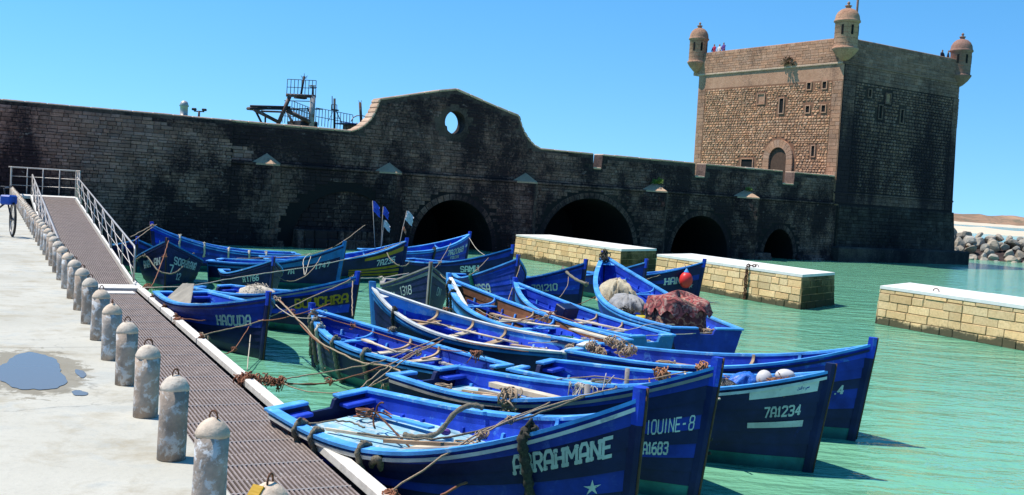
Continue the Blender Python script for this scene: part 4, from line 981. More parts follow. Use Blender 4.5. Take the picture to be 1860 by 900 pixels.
while a < 51.6:
    lab = ords[i] if i < 5 else ('%s bollard from the bottom edge in the row along the quay' % words[i - 5] if i < 29 else 'small distant bollard in the far end of the quay row')
    p = Q(a, .93, 2.052); b = thing('bollard', lab, 'bollard', p, rng.uniform(0, 6.28), 'concrete bollards along the quay edge')
    b.rotation_euler = (rng.uniform(-.03, .03), rng.uniform(-.03, .03), rng.uniform(0, 6.28))
    for nm, me in zip(('post', 'cap', 'lifting_ring'), bo_me[i % 5]): inst(nm, me, b, scale=(.92, .92, 1))
    a += 1.055; i += 1
    if i == 1:
        m_ = MB(); m_.box((-.05, .015, .428), (.018, .05, .045), Matrix.Rotation(.7, 3, 'Y')); m_.build('paint_splash', P_yel, b)

# ------------------------------------------------------------------ pontoon walkway
PZ = .5; PL0, PL1 = 1.55, 3.64
pont = thing('pontoon_walkway', 'long floating walkway of brown grating with a white kerb beside the boats', 'walkway', (0, 0, 0), RZQ)
gm = MB(); nb = int((PL1 - .2 - PL0) / .05)
for k in range(nb): gm.box((0, -k * .05, -.012), (1.0, .024, .024), tint=(1, 1, 1))
gme = gm.mesh('grating_bars', M_grate)
fm = MB()
fm.box((-.503, -(nb - 1) * .025, -.014), (.012, nb * .05, .03)); fm.box((.503, -(nb - 1) * .025, -.014), (.012, nb * .05, .03)); fm.box((0, -(nb - 1) * .025, -.026), (.03, nb * .05, .02))
fme = fm.mesh('panel_frame', M_gratef)
a = 2.0
while a < 30.6:
    o = inst('grating_panel', gme, pont, QL(a + .5, PL0 + .05, PZ)); inst('panel_frame', fme, o)
    a += 1.02
pe = a
m_ = MB(); m_.box(QL((2 + pe) / 2, (PL0 + PL1) / 2, PZ - .2), (pe - 2, PL1 - PL0 - .02, .12)); m_.build('deck_beam', M_sub, pont)
for k in range(10):
    m_ = MB(); m_.box(QL(3.4 + k * 2.95, (PL0 + PL1) / 2, PZ - .5), (2.3, PL1 - PL0 - .1, .46), bev=.05); m_.build('float', M_sub, pont)
kerbs = [2.0, 8.0, 12.45, 15.6, 19.55, 22.5, 24.1, 26.0, pe]
for p, q in zip(kerbs, kerbs[1:]):
    m_ = MB(); m_.box(QL((p + q) / 2, PL1 - .07, PZ + .035), (q - p - .09, .16, .11), bev=.012); m_.build('kerb', M_kerb, pont)
    if p > 2:
        m_ = MB(); m_.box(QL(p, PL1 - .06, PZ + .06), (.07, .12, .13), bev=.02); m_.tube([QL(p - .12, PL1 - .06, PZ + .14), QL(p + .12, PL1 - .06, PZ + .14)], .022, 8); m_.build('cleat', M_rust, pont)
m_ = MB(); m_.box(QL((2 + pe) / 2, PL1 + .03, PZ - .1), (pe - 2, .05, .22)); m_.build('rubbing_board', P_grey, pont)
m_ = MB(); m_.box(QL((2 + pe) / 2, PL0 - .0, PZ - .03), (pe - 2, .06, .1)); m_.build('edge_angle', M_gratef, pont)

# ------------------------------------------------------------------ gangway down to the pontoon
G0, G1 = QL(28.6, 0, .60), QL(50.3, 0, 2.17)
GL0, GL1 = 1.68, 3.48
gw = thing('gangway', 'sloping steel gangway with grating deck and tubular railings down from the quay', 'gangway', (0, 0, 0), RZQ)
def Gp(f, l, dz=0): return Vector((G0.x + (G1.x - G0.x) * f, -l, G0.z + (G1.z - G0.z) * f + dz))
ang = -math.atan2(G1.z - G0.z, G1.x - G0.x); MG = Matrix.Rotation(ang, 3, 'Y'); LG = math.hypot(G1.x - G0.x, G1.z - G0.z)
nbr = int((GL1 - GL0 - .14) / .05); n = 21
gm2 = MB()
for k in range(nbr): gm2.box((0, -k * .05, -.012), (LG / n, .024, .024))
g2 = gm2.mesh('grating_bars', M_grate); fm2 = MB(); fm2.box((LG / n / 2, -(nbr - 1) * .025, -.02), (.012, nbr * .05, .03)); f2 = fm2.mesh('panel_frame', M_gratef)
for k in range(n):
    o = inst('grating_panel', g2, gw, Gp((k + .5) / n, GL0 + .09), (0, ang, 0)); inst('panel_frame', f2, o)
m_ = MB(); m_.box(Gp(.5, (GL0 + GL1) / 2, -.16), (LG, GL1 - GL0 - .2, .1), MG); m_.build('under_deck', M_sub, gw)
for l in (GL0, GL1):
    m_ = MB(); m_.box(Gp(.5, l, -.04), (LG, .07, .16), MG, bev=.01); m_.build('side_beam', M_kerb, gw)
    hr = .95
    m_ = MB(); m_.tube([Gp(.012, l, .06), Gp(.012, l, hr - .06), Gp(.02, l, hr), Gp(.985, l, hr), Gp(.995, l, hr - .05), Gp(.995, l, 0)], .028, 8); m_.build('handrail', M_galv, gw)
    for hh in (.36, .66):
        m_ = MB(); m_.tube([Gp(.012, l, hh), Gp(.995, l, hh)], .012, 6); m_.build('mid_rail', M_galv, gw)
    npn = 7
    for k in range(1, npn):
        m_ = MB(); m_.tube([Gp(k / npn, l, 0), Gp(k / npn, l, hr)], .024, 6); m_.build('post', M_galv, gw)
    for k in range(npn):
        m_ = MB(); m_.tube([Gp((k + .05) / npn, l, .02), Gp((k + .97) / npn, l, hr - .03)], .016, 6); m_.build('brace', M_galv, gw)
m_ = MB(); m_.box(Gp(0, (GL0 + GL1) / 2, -.03) + Vector((-.22, 0, -.03)), (.46, GL1 - GL0 + .02, .1), Matrix.Rotation(-.1, 3, 'Y'), bev=.01); m_.build('foot_plate', M_kerb, gw)
m_ = MB(); m_.box(QL(27.6, 2.9, PZ + .012), (.5, .9, .018)); m_.build('tread_plate', M_kerb, gw)
ld = thing('landing_platform', 'steel landing with railing at the top of the gangway by the wall', 'landing', (0, 0, 0), RZQ)
m_ = MB(); m_.box(QL(51.5, 2.25, 2.10), (2.3, 2.7, .14), bev=.01); m_.build('deck', M_kerb, ld)
for l in (1.3, 3.4):
    m_ = MB(); m_.box(QL(52.2, l, .1), (.3, .3, 4.0)); m_.build('support', M_galv, ld)
zr = 3.36
m_ = MB(); m_.tube(catmull([QL(50.5, .86, 2.06), QL(50.5, .86, 3.2), QL(50.62, .86, zr), QL(52.3, .87, zr), QL(52.5, 1.0, zr), QL(52.5, 3.5, zr), QL(52.4, 3.62, zr), QL(50.45, 3.62, zr)], 5), .033, 8); m_.build('handrail', M_galv, ld)
for hh in (2.56, 2.96):
    m_ = MB(); m_.tube([QL(50.5, .86, hh), QL(52.45, .87, hh), QL(52.5, 3.55, hh), QL(50.5, 3.62, hh)], .016, 6); m_.build('mid_rail', M_galv, ld)
for a_, l_ in ((52.5, .9), (52.5, 1.55), (52.5, 2.2), (52.5, 2.9), (52.5, 3.6), (50.5, 3.62), (51.5, 3.62), (51.5, .86)):
    m_ = MB(); m_.tube([QL(a_, l_, 2.05), QL(a_, l_, zr)], .026, 6); m_.build('post', M_galv, ld)

# ------------------------------------------------------------------ ropes
ROPES = [('thin line from the walkway to the IOUINE boat, crossing the floor of ABRAHMANE', 'g', 0.011, [], [(-2.459, 12.618, 0.62), (-1.966, 11.93, 0.85), (-1.703, 11.873, 0.86), (-1.541, 11.724, 0.84)]), ('grey line running from the ABRAHMANE deck to the IOUINE bow', 'g', 0.013, [], [(-1.597, 11.61, 0.8), (-1.139, 11.377, 0.84), (-0.64, 11.121, 0.92), (-0.059, 11.513, 1.0), (0.569, 12.143, 1.1), (1.207, 12.919, 1.2)]), ('long straight line from the bottom of the walkway over ABRAHMANE', 't', 0.01, [3], [(-1.064, 10.133, 0.58), (-0.563, 10.246, 0.95), (-0.284, 11.003, 1.0), (0.09, 11.696, 1.05), (0.587, 12.782, 1.05)]), ('knotted line from the bottom edge up to the ABRAHMANE gunwale', 'r', 0.014, [1], [(-0.559, 10.288, 0.55), (-0.162, 10.423, 0.75), (-0.005, 10.525, 0.88), (0.257, 10.918, 0.96), (0.45, 11.049, 1.0)]), ('second straight line parallel to it, over ABRAHMANE towards the stem', 't', 0.01, [1], [(-0.383, 10.698, 0.95), (-0.199, 11.077, 1.0), (0.15, 11.633, 1.08), (0.832, 12.347, 1.2), (1.382, 12.667, 1.3)]), ('line from the walkway tangle to the white-edged boat, upper of two', 't', 0.011, [], [(-3.949, 15.673, 0.6), (-3.52, 16.006, 0.5), (-3.188, 16.465, 0.5), (-2.493, 17.036, 0.58), (-1.99, 17.463, 0.68), (-1.216, 19.205, 0.85)]), ('line from the walkway tangle to the white-edged boat, lower of two', 'r', 0.011, [3], [(-3.825, 15.454, 0.58), (-3.539, 16.107, 0.42), (-3.13, 16.2, 0.42), (-2.729, 16.365, 0.45), (-2.034, 16.97, 0.62), (-1.137, 18.95, 0.85)]), ('heavy brown line sagging from the BOUCHRA bow to the IOUINE stern', 't', 0.015, [0], [(-4.722, 21.244, 1.15), (-3.762, 19.176, 0.95), (-3.286, 18.425, 0.75), (-2.471, 17.474, 0.62), (-1.883, 16.896, 0.66), (-1.497, 15.736, 0.76)]), ('double line from the ABRAHMANE stern to the low deep blue boat, left strand', 't', 0.01, [], [(-1.997, 14.541, 0.75), (-1.876, 16.382, 0.72), (-1.608, 17.576, 0.78), (-1.261, 18.476, 0.85)]), ('double line from the ABRAHMANE stern to the low deep blue boat, right strand', 't', 0.01, [2], [(-1.901, 14.573, 0.75), (-1.77, 16.369, 0.72), (-1.492, 17.615, 0.8), (-1.163, 18.448, 0.88)]), ('line from the walkway along the side of HAOUDA', 'r', 0.011, [2], [(-6.773, 21.29, 0.62), (-6.326, 21.311, 0.6), (-5.931, 21.514, 0.6), (-4.577, 20.251, 0.85), (-3.811, 19.898, 1.1), (-3.507, 20.532, 1.2)]), ('line from the walkway rising past the HAOUDA bow', 't', 0.011, [0], [(-5.748, 19.618, 0.55), (-5.376, 20.306, 0.62), (-4.816, 20.449, 0.8), (-4.066, 21.156, 1.2), (-3.55, 23.277, 1.45)]), ('line from the BOUCHRA side down past the low boat, reddish', 'r', 0.013, [1], [(-4.607, 20.984, 1.15), (-4.222, 20.36, 1.0), (-3.565, 18.721, 0.85), (-3.085, 18.33, 0.6)]), ('pale line hanging straight down from HAOUDA to the water', 'w', 0.01, [], [(-6.063, 23.737, 0.75), (-5.487, 22.079, 0.7), (-5.2, 21.151, 0.6), (-4.982, 20.217, 0.3), (-4.768, 19.272, 0.02)]), ('short red knotted line between walkway and HAOUDA', 'r', 0.01, [1], [(-4.878, 17.934, 0.5), (-4.859, 18.646, 0.5), (-5.126, 20.68, 0.62), (-5.118, 21.415, 0.8)]), ('long pale line from the walkway to the row of bows at the back', 'w', 0.013, [1], [(-9.302, 26.411, 0.62), (-8.113, 26.26, 0.75), (-7.458, 27.927, 0.85), (-6.593, 28.811, 1.0), (-5.797, 30.492, 1.1), (-4.87, 34.374, 1.25), (-3.962, 38.5, 1.55)]), ('red line from the SOPHIANA stem down to the walkway', 'r', 0.014, [1], [(-9.92, 30.166, 1.6), (-9.667, 29.078, 1.25), (-9.331, 27.568, 0.85), (-9.198, 26.797, 0.62)]), ('upper line from the KOTA stem to the gangway rail', 't', 0.013, [0], [(-13.138, 38.1, 1.62), (-12.449, 35.11, 1.55), (-11.827, 32.368, 1.5)]), ('lower line from the KOTA stem to the gangway rail', 't', 0.013, [], [(-13.457, 39.444, 1.58), (-12.259, 34.788, 1.5), (-11.385, 31.445, 1.45)]), ('rope looped in a drooping curve across the SOPHIANA bow', 'g', 0.022, [1, 5], [(-11.607, 31.997, 0.75), (-11.118, 31.731, 1.0), (-10.398, 30.649, 0.72), (-10.087, 30.51, 0.62), (-9.746, 30.592, 0.7), (-9.925, 32.426, 1.05)]), ('line rising from the KOTA boat past bow 1747 to the wall', 't', 0.013, [], [(-9.299, 35.395, 0.8), (-8.2, 36.306, 0.85), (-7.281, 35.725, 1.0), (-6.515, 35.711, 1.2), (-5.759, 34.92, 1.55), (-6.131, 43.265, 1.9)]), ('slack line hanging between bows 1747 and 1766', 't', 0.012, [], [(-6.437, 35.798, 1.2), (-6.075, 32.658, 1.0), (-6.121, 31.396, 0.75), (-6.321, 30.261, 0.65), (-6.734, 30.294, 0.75), (-7.019, 30.536, 1.15)]), ('looped line on the side of the 1747 boat', 'w', 0.012, [], [(-6.286, 31.9, 0.7), (-6.647, 33.435, 1.0), (-6.64, 33.894, 1.15), (-6.62, 34.524, 1.15), (-6.415, 33.081, 0.95), (-6.228, 31.692, 0.72)]), ('rope drooping across the yellow stripes of boat 235', 'g', 0.022, [0], [(-4.763, 39.547, 1.2), (-4.406, 37.72, 1.0), (-4.053, 37.17, 0.8), (-3.787, 37.278, 0.75), (-3.712, 38.23, 0.85)]), ('thin line across the number of boat 2068', 't', 0.011, [1], [(-2.617, 44.626, 1.3), (-2.506, 36.801, 1.0), (-2.569, 35.422, 0.9)]), ('line from the BOUCHRA stem to the 1318 gunwale', 'w', 0.013, [1], [(-3.47, 24.252, 1.4), (-3.418, 27.528, 1.15), (-2.744, 28.294, 1.25)]), ('thin line hanging from the AISSA stem', 't', 0.009, [], [(0.293, 31.16, 1.5), (0.07, 28.356, 1.0), (-0.094, 25.505, 0.75), (-0.27, 23.396, 0.75)]), ('line from SAMU to the AISSA green knot', 't', 0.011, [0, 1], [(-0.76, 39.886, 1.2), (-1.088, 33.626, 1.05), (-1.217, 30.846, 1.1)]), ('line from the carpet boat gunwale to the slim boat', 'r', 0.01, [0], [(2.766, 29.679, 1.0), (1.963, 27.329, 0.85), (1.019, 24.968, 0.8), (0.099, 22.176, 0.85)]), ('thin line along the carpet boat side to the small bow', 't', 0.009, [], [(3.804, 32.204, 1.0), (4.728, 35.418, 1.0), (5.269, 36.646, 1.05)]), ('long yellowish line from the white-edged boat to the carpet boat stern', 'w', 0.009, [1], [(0.43, 19.903, 0.75), (1.624, 21.886, 0.62), (2.725, 22.519, 0.66), (3.825, 23.38, 0.66), (4.851, 24.532, 0.62)]), ('pale rope drooping across the IOUINE bow', 'w', 0.016, [], [(2.649, 15.308, 1.12), (2.688, 14.951, 1.0), (2.706, 14.649, 0.9), (2.817, 14.497, 0.82), (2.934, 14.058, 1.0)]), ('upper dark rope around the IOUINE stem', 'd', 0.022, [], [(1.836, 12.95, 0.9), (2.074, 13.001, 0.75), (2.31, 13.132, 0.65), (2.619, 12.83, 0.72)]), ('lower dark rope around the IOUINE stem', 'd', 0.022, [], [(1.822, 12.704, 0.85), (2.15, 12.975, 0.6), (2.433, 12.971, 0.5), (2.623, 12.883, 0.52)]), ('thick brown rope hanging in a curve along the IOUINE side', 'g', 0.045, [], [(1.396, 13.227, 1.16), (1.233, 13.123, 1.05), (1.039, 12.949, 0.85), (0.887, 13.092, 0.76), (0.712, 13.274, 0.78), (0.589, 13.49, 0.82)]), ('thick rope draped over the side of boat 1210', 'g', 0.045, [], [(1.701, 34.264, 1.25), (1.86, 32.659, 1.15), (2.083, 31.953, 1.05), (2.328, 31.535, 1.0)]), ('thick loop of old rope on the side of ABRAHMANE', 'g', 0.042, [], [(-1.409, 11.436, 0.42), (-1.325, 11.031, 0.66), (-1.254, 10.917, 0.7), (-1.242, 11.278, 0.4), (-1.188, 11.474, 0.2)]), ('hanging end of line on the BOUCHRA stem', 't', 0.013, [0], [(-3.642, 24.208, 1.38), (-3.544, 23.578, 1.15), (-3.43, 22.953, 0.85), (-3.382, 22.697, 0.7)]), ('thin red line hung across the low deep blue boat', 'r', 0.01, [1], [(-3.671, 19.176, 1.15), (-2.877, 19.371, 0.95), (-1.548, 18.425, 0.8), (-0.649, 18.022, 0.8)]), ('pale line across the bow of the white-edged boat', 'w', 0.009, [], [(-2.881, 23.213, 1.3), (-2.428, 23.051, 1.0), (-1.638, 21.862, 0.85), (-0.916, 20.273, 0.85)]), ('thin line from the IOUINE gunwale across to the 1234 boat', 't', 0.009, [], [(0.763, 15.168, 0.92), (1.349, 15.483, 0.95), (1.978, 15.259, 0.98), (2.685, 15.194, 1.15)]), ('sagging line between the brown-lined boat and the white-edged boat', 't', 0.009, [1], [(-0.737, 24.028, 0.9), (-0.265, 22.773, 0.85), (0.271, 21.955, 0.9), (0.943, 22.978, 0.95)]), ('red line lying across the white-edged boat', 'r', 0.01, [], [(-2.914, 23.592, 1.0), (-1.778, 20.871, 0.85), (-0.703, 19.207, 0.8), (0.411, 18.588, 0.78)]), ('thin pale line from the HAOUDA bow to the low boat', 'w', 0.008, [], [(-4.707, 20.544, 1.2), (-4.098, 19.785, 1.0), (-3.554, 19.389, 1.05)]), ('thin line from the tangle down into the water', 'd', 0.01, [], [(-3.777, 16.011, 0.5), (-3.826, 16.548, 0.25), (-3.845, 16.906, 0.0)]), ('dark line from the tangle towards the low boat, near the water', 'd', 0.012, [], [(-3.582, 16.095, 0.48), (-3.059, 16.286, 0.4), (-2.62, 16.765, 0.42), (-2.021, 16.879, 0.6)]), ('slack line from the IOUINE stern to the walkway', 't', 0.009, [], [(-3.52, 16.006, 0.5), (-2.949, 15.729, 0.4), (-2.24, 15.44, 0.5), (-1.621, 15.048, 0.84)]), ('line across the stern of the carpet boat and slim boat', 'w', 0.009, [], [(2.68, 23.136, 0.72), (3.186, 23.334, 0.85), (3.788, 23.632, 0.85)]), ('red line along the far gunwale of the brown-lined boat', 'r', 0.009, [1], [(0.216, 25.083, 0.95), (0.975, 23.851, 0.9), (1.653, 22.573, 0.85)]), ('thin line from bow 1318 to the brown-lined boat', 't', 0.009, [], [(-2.001, 27.632, 1.45), (-1.715, 26.993, 1.3), (-1.41, 25.175, 1.4)]), ('pale line from boat 2068 down to the SAMU boat', 'w', 0.01, [], [(-1.933, 46.47, 1.5), (-1.372, 42.27, 1.2), (-0.915, 39.506, 1.15)]), ('line from the 1210 bow down its side', 't', 0.009, [], [(1.884, 33.869, 1.2), (1.732, 31.488, 0.9), (1.44, 29.8, 0.7)])]
RM = dict(t=M_rope, r=M_roper, g=M_ropeg, w=M_ropew, d=M_roped, n=M_ropen)
def knot(mb, p, r, n=14, rad=.008):
    p = Vector(p)
    for k in range(n):
        c = p + Vector((rng.gauss(0, r * .35), rng.gauss(0, r * .35), rng.gauss(0, r * .3)))
        a = Vector((rng.gauss(0, 1), rng.gauss(0, 1), rng.gauss(0, 1))).normalized(); b_ = a.orthogonal().normalized(); q = a.cross(b_)
        rr = r * rng.uniform(.35, .75); e = rng.uniform(2.5, 6)
        mb.tube([c + (b_ * math.cos(e * j / 7) + q * math.sin(e * j / 7)) * rr for j in range(8)], rad, 5)
for lab, mt, rad, kn, pts in ROPES:
    m_ = MB(); pp = catmull(pts, 6)
    if rad > .03:
        rr = [rad * (1 + .16 * math.sin(i * 1.9) + rng.uniform(-.06, .06)) for i in range(len(pp))]
        m_.tube(pp, rr, 8)
        for e in (pp[0], pp[-1]): knot(m_, e, rad * 1.5, 7, rad * .35)
    else:
        pp = [p + Vector((rng.gauss(0, .004), rng.gauss(0, .004), rng.gauss(0, .006))) for p in pp]
        m_.tube(pp, rad, 6)
    for i in kn: knot(m_, pts[i], .055 + rad, 12, max(.007, rad * .7))
    m_.build('rope_fender' if rad > .03 else 'mooring_rope', RM[mt], label=lab, cat='rope')
TANG = [('large red-brown rope tangle on the walkway kerb', 'r', (-3.888, 15.6, 0.6), 0.34), ('smaller rope tangle spilling over the water beside the large one', 'r', (-3.569, 16.036, 0.5), 0.24), ('rope tangle on the kerb at the HAOUDA stern', 'r', (-9.323, 26.869, 0.62), 0.22), ('red rope knot on the kerb beside ABRAHMANE', 'r', (-2.521, 12.661, 0.62), 0.12), ('pale rope knot on the kerb at the bottom edge', 'r', (-1.066, 10.139, 0.6), 0.14), ('red rope knot on the kerb beside HAOUDA', 'r', (-6.753, 21.3, 0.62), 0.12), ('brown knot on the kerb below HAOUDA', 'g', (-5.599, 19.322, 0.6), 0.1), ('orange rope knot on the lines above the low deep blue boat', 'r', (-0.48, 18.092, 0.8), 0.15), ('green and tan knot hanging in the water by the low boat', 't', (-1.997, 17.717, 0.25), 0.12), ('orange knot hanging on the far gunwale of the white-edged boat', 'r', (-1.362, 23.221, 0.95), 0.1), ('tan knot on the side of the brown-lined boat', 't', (0.863, 23.466, 0.9), 0.09), ('grey knot on the gunwale of the low deep blue boat', 'g', (-2.182, 19.775, 0.9), 0.13), ('pale knot at the stern of the white-edged boat', 't', (1.25, 20.037, 0.75), 0.1)]
for lab, mt, p, r in TANG:
    m_ = MB(); r *= .62
    for k in range(7): knot(m_, Vector(p) + DQ * rng.gauss(0, r * .55) + NQ * rng.gauss(0, r * .5) + Vector((0, 0, -.02)), r * .5, 8, .010)
    for k in range(12): q = Vector(p) + Vector((rng.gauss(0, r * .5), rng.gauss(0, r * .5), 0)); m_.tube([q, q + Vector((rng.gauss(0, .06), rng.gauss(0, .06), -rng.uniform(.03, .22)))], .009, 5)
    m_.build('rope_tangle', RM[mt], label=lab, cat='rope')
# hanging rope fenders along the sides
def fender(key, t, side, ln, mt, label, rad=.031):
    s = BOATS[key]; g = s.zg(t)
    pts = [s.W(s.L * t, side * (s.hw(t, 0) - .12), g + .03), s.W(s.L * t, side * (s.hw(t, 0) - .02), g + .075), s.W(s.L * t, side * (s.hw(t, .08) + .075), g - .02)]
    k = 4
    for j in range(1, k + 1):
        z = g - ln * j / k; v = s.v_at(t, max(z, -.2)); pts.append(s.W(s.L * t + rng.uniform(-.015, .015), side * (s.hw(t, v) + .06), z))
    pp = catmull(pts, 5); m_ = MB(); m_.tube(pp, [rad * (1 + .2 * math.sin(i * 2.1)) for i in range(len(pp))], 8); knot(m_, pts[1], rad * 1.5, 9, rad * .3); knot(m_, pts[-1], rad * 1.3, 6, rad * .3)
    m_.build('rope_fender', RM[mt], label=label, cat='fender', group='rope fenders')
fender('abrahmane', .17, -1, .5, 'g', 'old rope fender over the near side of ABRAHMANE, closest to its stern'); fender('abrahmane', .25, -1, .55, 'g', 'second old rope fender from the stern on the near side of ABRAHMANE')
fender('abrahmane', .44, -1, .75, 'g', 'old rope fender amidships on the near side of ABRAHMANE'); fender('abrahmane', .825, -1, .8, 'd', 'dark tasselled rope fender covering part of the ABRAHMANE lettering', .05)
for t, mt in ((.93, 'g'), (.86, 'g'), (.78, 'w'), (.62, 'g'), (.42, 'g')): fender('dark_interior', t, 1, .75, mt, {.93: 'first', .86: 'second', .78: 'third', .62: 'fourth', .42: 'fifth'}[t] + ' rope fender from the bow of the low deep blue boat', .035)
fender('white_edge', .8, 1, .3, 'd', 'short dark rope fender on the white-edged boat'); fender('issa', .62, -1, .45, 'n', 'green bound fender on the side of the AISSA boat', .06)
for t in (.82, .66, .5, .36, .24): fender('kota', t, 1, .4, 'w', {.82: 'first', .66: 'second', .5: 'third', .36: 'fourth', .24: 'fifth'}[t] + ' small pale rope fender from the KOTA bow', .035)
fender('za2068', .55, -1, .5, 'd', 'dark fender hanging below the gunwale of boat 2068', .05)
fender('brown', .93, 1, .5, 'd', 'dark fender at the bow of the brown-lined boat'); fender('brown', .84, 1, .5, 'd', 'dark fender behind the bow of the brown-lined boat')

# ------------------------------------------------------------------ things lying in the boats
A = BOATS['abrahmane']
ir = M_rust
m_ = MB(); c = A.on(.20, .12, .45)
sh = [A.on(.20, .10, .62), A.on(.44, -.25, .42)]
m_.tube(sh, .012, 8); hd = Vector(sh[0]); ax = (Vector(sh[1]) - hd).normalized(); u = ax.orthogonal().normalized(); w = ax.cross(u)
for k in range(4):
    d = u * math.cos(k * math.pi / 2 + .6) + w * math.sin(k * math.pi / 2 + .6)
    m_.tube(catmull([hd, hd + d * .08 - ax * .015, hd + d * .15 + ax * .05, hd + d * .17 + ax * .12], 5), [.012] * 15 + [.005], 6)
m_.build('grapnel_anchor', ir, label='rusty four-pronged grapnel lying on the floor of ABRAHMANE', cat='anchor')
def bar(name, mat, p, q, w, h, label, cat, taper=1.0, group=None):
    p, q = Vector(p), Vector(q); d = (q - p).normalized(); sd = d.cross(Vector((0, 0, 1))).normalized(); up = sd.cross(d)
    cs = []
    for f, k in ((0, taper), (.3, 1), (.7, 1), (1, taper)):
        c = p + (q - p) * f + Vector((0, 0, rng.uniform(-.006, .006))); cs.append([c + sd * w * k / 2 + up * h / 2, c - sd * w * k / 2 + up * h / 2, c - sd * w * k / 2 - up * h / 2, c + sd * w * k / 2 - up * h / 2])
    return MB().ribbon(cs).build(name, mat, label=label, cat=cat, group=group)
def oar(p, q, label, mat=P_light):
    p, q = Vector(p), Vector(q); t = thing('oar', label, 'oar', p); d = q - p; L = d.length; d.normalize(); sd = d.cross(Vector((0, 0, 1))).normalized()
    m_ = MB(); m_.tube([Vector(), d * L * .72], .022, 8); m_.build('shaft', mat, t)
    cs = [[d * L * f + sd * w_ + Vector((0, 0, .012)), d * L * f - sd * w_ + Vector((0, 0, .012)), d * L * f - sd * w_ - Vector((0, 0, .012)), d * L * f + sd * w_ - Vector((0, 0, .012))] for f, w_ in ((.68, .022), (.78, .055), (.95, .06), (1, .05))]
    m_ = MB(); m_.ribbon(cs); m_.build('blade', mat, t)
oar(A.on(.82, -.25, .95), A.on(.46, -.42, .60), 'pale oar with its blade towards the stern inside ABRAHMANE'); oar(A.on(.84, -.05, .93), A.on(.5, -.25, .60), 'second oar lying farther from the near side of ABRAHMANE')
bar('plank', P_grey, A.on(.52, -.86, .86), A.on(.70, -.74, .93), .16, .06, 'short grey board lying on the near gunwale of ABRAHMANE', 'plank')
bar('pole', P_light, A.on(.30, -.52, .42), A.on(.62, -.35, .62), .045, .045, 'long pale pole lying across the floor of ABRAHMANE', 'pole')
bar('pole', P_light, A.on(.12, -.35, .41), A.on(.42, .05, .45), .035, .035, 'thin pole on the pale stern deck of ABRAHMANE', 'pole')
bar('oar_shaft', P_wood, A.on(.41, -.62, .8), A.on(.75, -.15, .88), .04, .04, 'brown pole resting on the thwart of ABRAHMANE', 'pole')
m_ = MB(); m_.tube(catmull([A.on(.40, .93, .88), A.on(.385, .80, .92), A.on(.37, .62, .70), A.on(.35, .42, .46), A.on(.32, .22, .42), A.on(.29, .16, .43)], 6), [.034 * (1 + .15 * math.sin(i * 2)) for i in range(31)], 8); m_.build('thick_rope', M_ropeg, label='thick yellowish rope curling from the far gunwale of ABRAHMANE onto its deck', cat='rope')
def ball(name, p, r, mat, label, cat, squash=(1, 1, 1), parent=None):
    bm = bmesh.new(); bmesh.ops.create_uvsphere(bm, u_segments=20, v_segments=12, radius=1)
    vs = [Vector(p) + Vector((v.co.x * squash[0], v.co.y * squash[1], v.co.z * squash[2])) * r for v in bm.verts]; bm.verts.index_update(); fs = [[v.index for v in f.verts] for f in bm.faces]; bm.free()
    return MB().add(vs, fs, smooth=True).build(name, mat, label=label, cat=cat)
M_purp = simple('purple_float', (.10, .05, .25), .6); ball('small_float', A.on(.35, .55, .45), .055, M_purp, 'small purple float beside the thick rope in ABRAHMANE', 'float', (1.2, 1, .8))
def heap(name, c, rx, ry, h, rz, mat, label, cat, seed, rough=.25, n=30, kind=None, flat=.0):
    r2 = random.Random(seed); ph = [r2.uniform(0, 6.28) for _ in range(12)]; rows = []; c = Vector(c)
    for i in range(9):
        f = i / 8; row = []
        for k in range(n):
            a = 2 * math.pi * k / n; rad = math.sin(math.pi / 2 * (1 - f)) ** (.5 if flat else .8)
            wob = (1 + (rough * .45) * math.sin(23 * a + ph[5] + 9 * f) * math.sin(4 * f + ph[6])) + rough * (math.sin(3 * a + ph[0] + 3 * f) * .5 + math.sin(7 * a + ph[1] + 5 * f) * .3 + math.sin(13 * a + ph[2]) * .2)
            zz = h * (1 - (1 - f) ** (3.2 if flat else 2)) * (1 + rough * .6 * math.sin(2 * a + ph[3]) * (1 - f))
            x, y = rx * rad * wob * math.cos(a), ry * rad * wob * math.sin(a)
            row.append(c + Vector((x * math.cos(rz) - y * math.sin(rz), x * math.sin(rz) + y * math.cos(rz), zz + rough * .22 * h * math.sin(15 * a + ph[7] - 8 * f) * (1 - f) + rough * .1 * h * math.sin(9 * a + ph[4] + 7 * f))))
        rows.append(row)
    m_ = MB(); m_.grid(rows, closed=True); m_.add(rows[-1], [tuple(range(n))])
    if 'net' in name:
        for k in range(150):
            a = rng.uniform(0, 6.28); q = math.sqrt(rng.random()); x, y = rx * q * math.cos(a), ry * q * math.sin(a); p = c + Vector((x * math.cos(rz) - y * math.sin(rz), x * math.sin(rz) + y * math.cos(rz), h * (1 - q * q) * .95 + .02)); e = rng.uniform(.05, .14)
            m_.tube([p + Vector((rng.gauss(0, e), rng.gauss(0, e), rng.gauss(0, .03))) for _ in range(4)], .006, 4)
    return m_.build(name, mat, label=label, cat=cat, kind=kind)
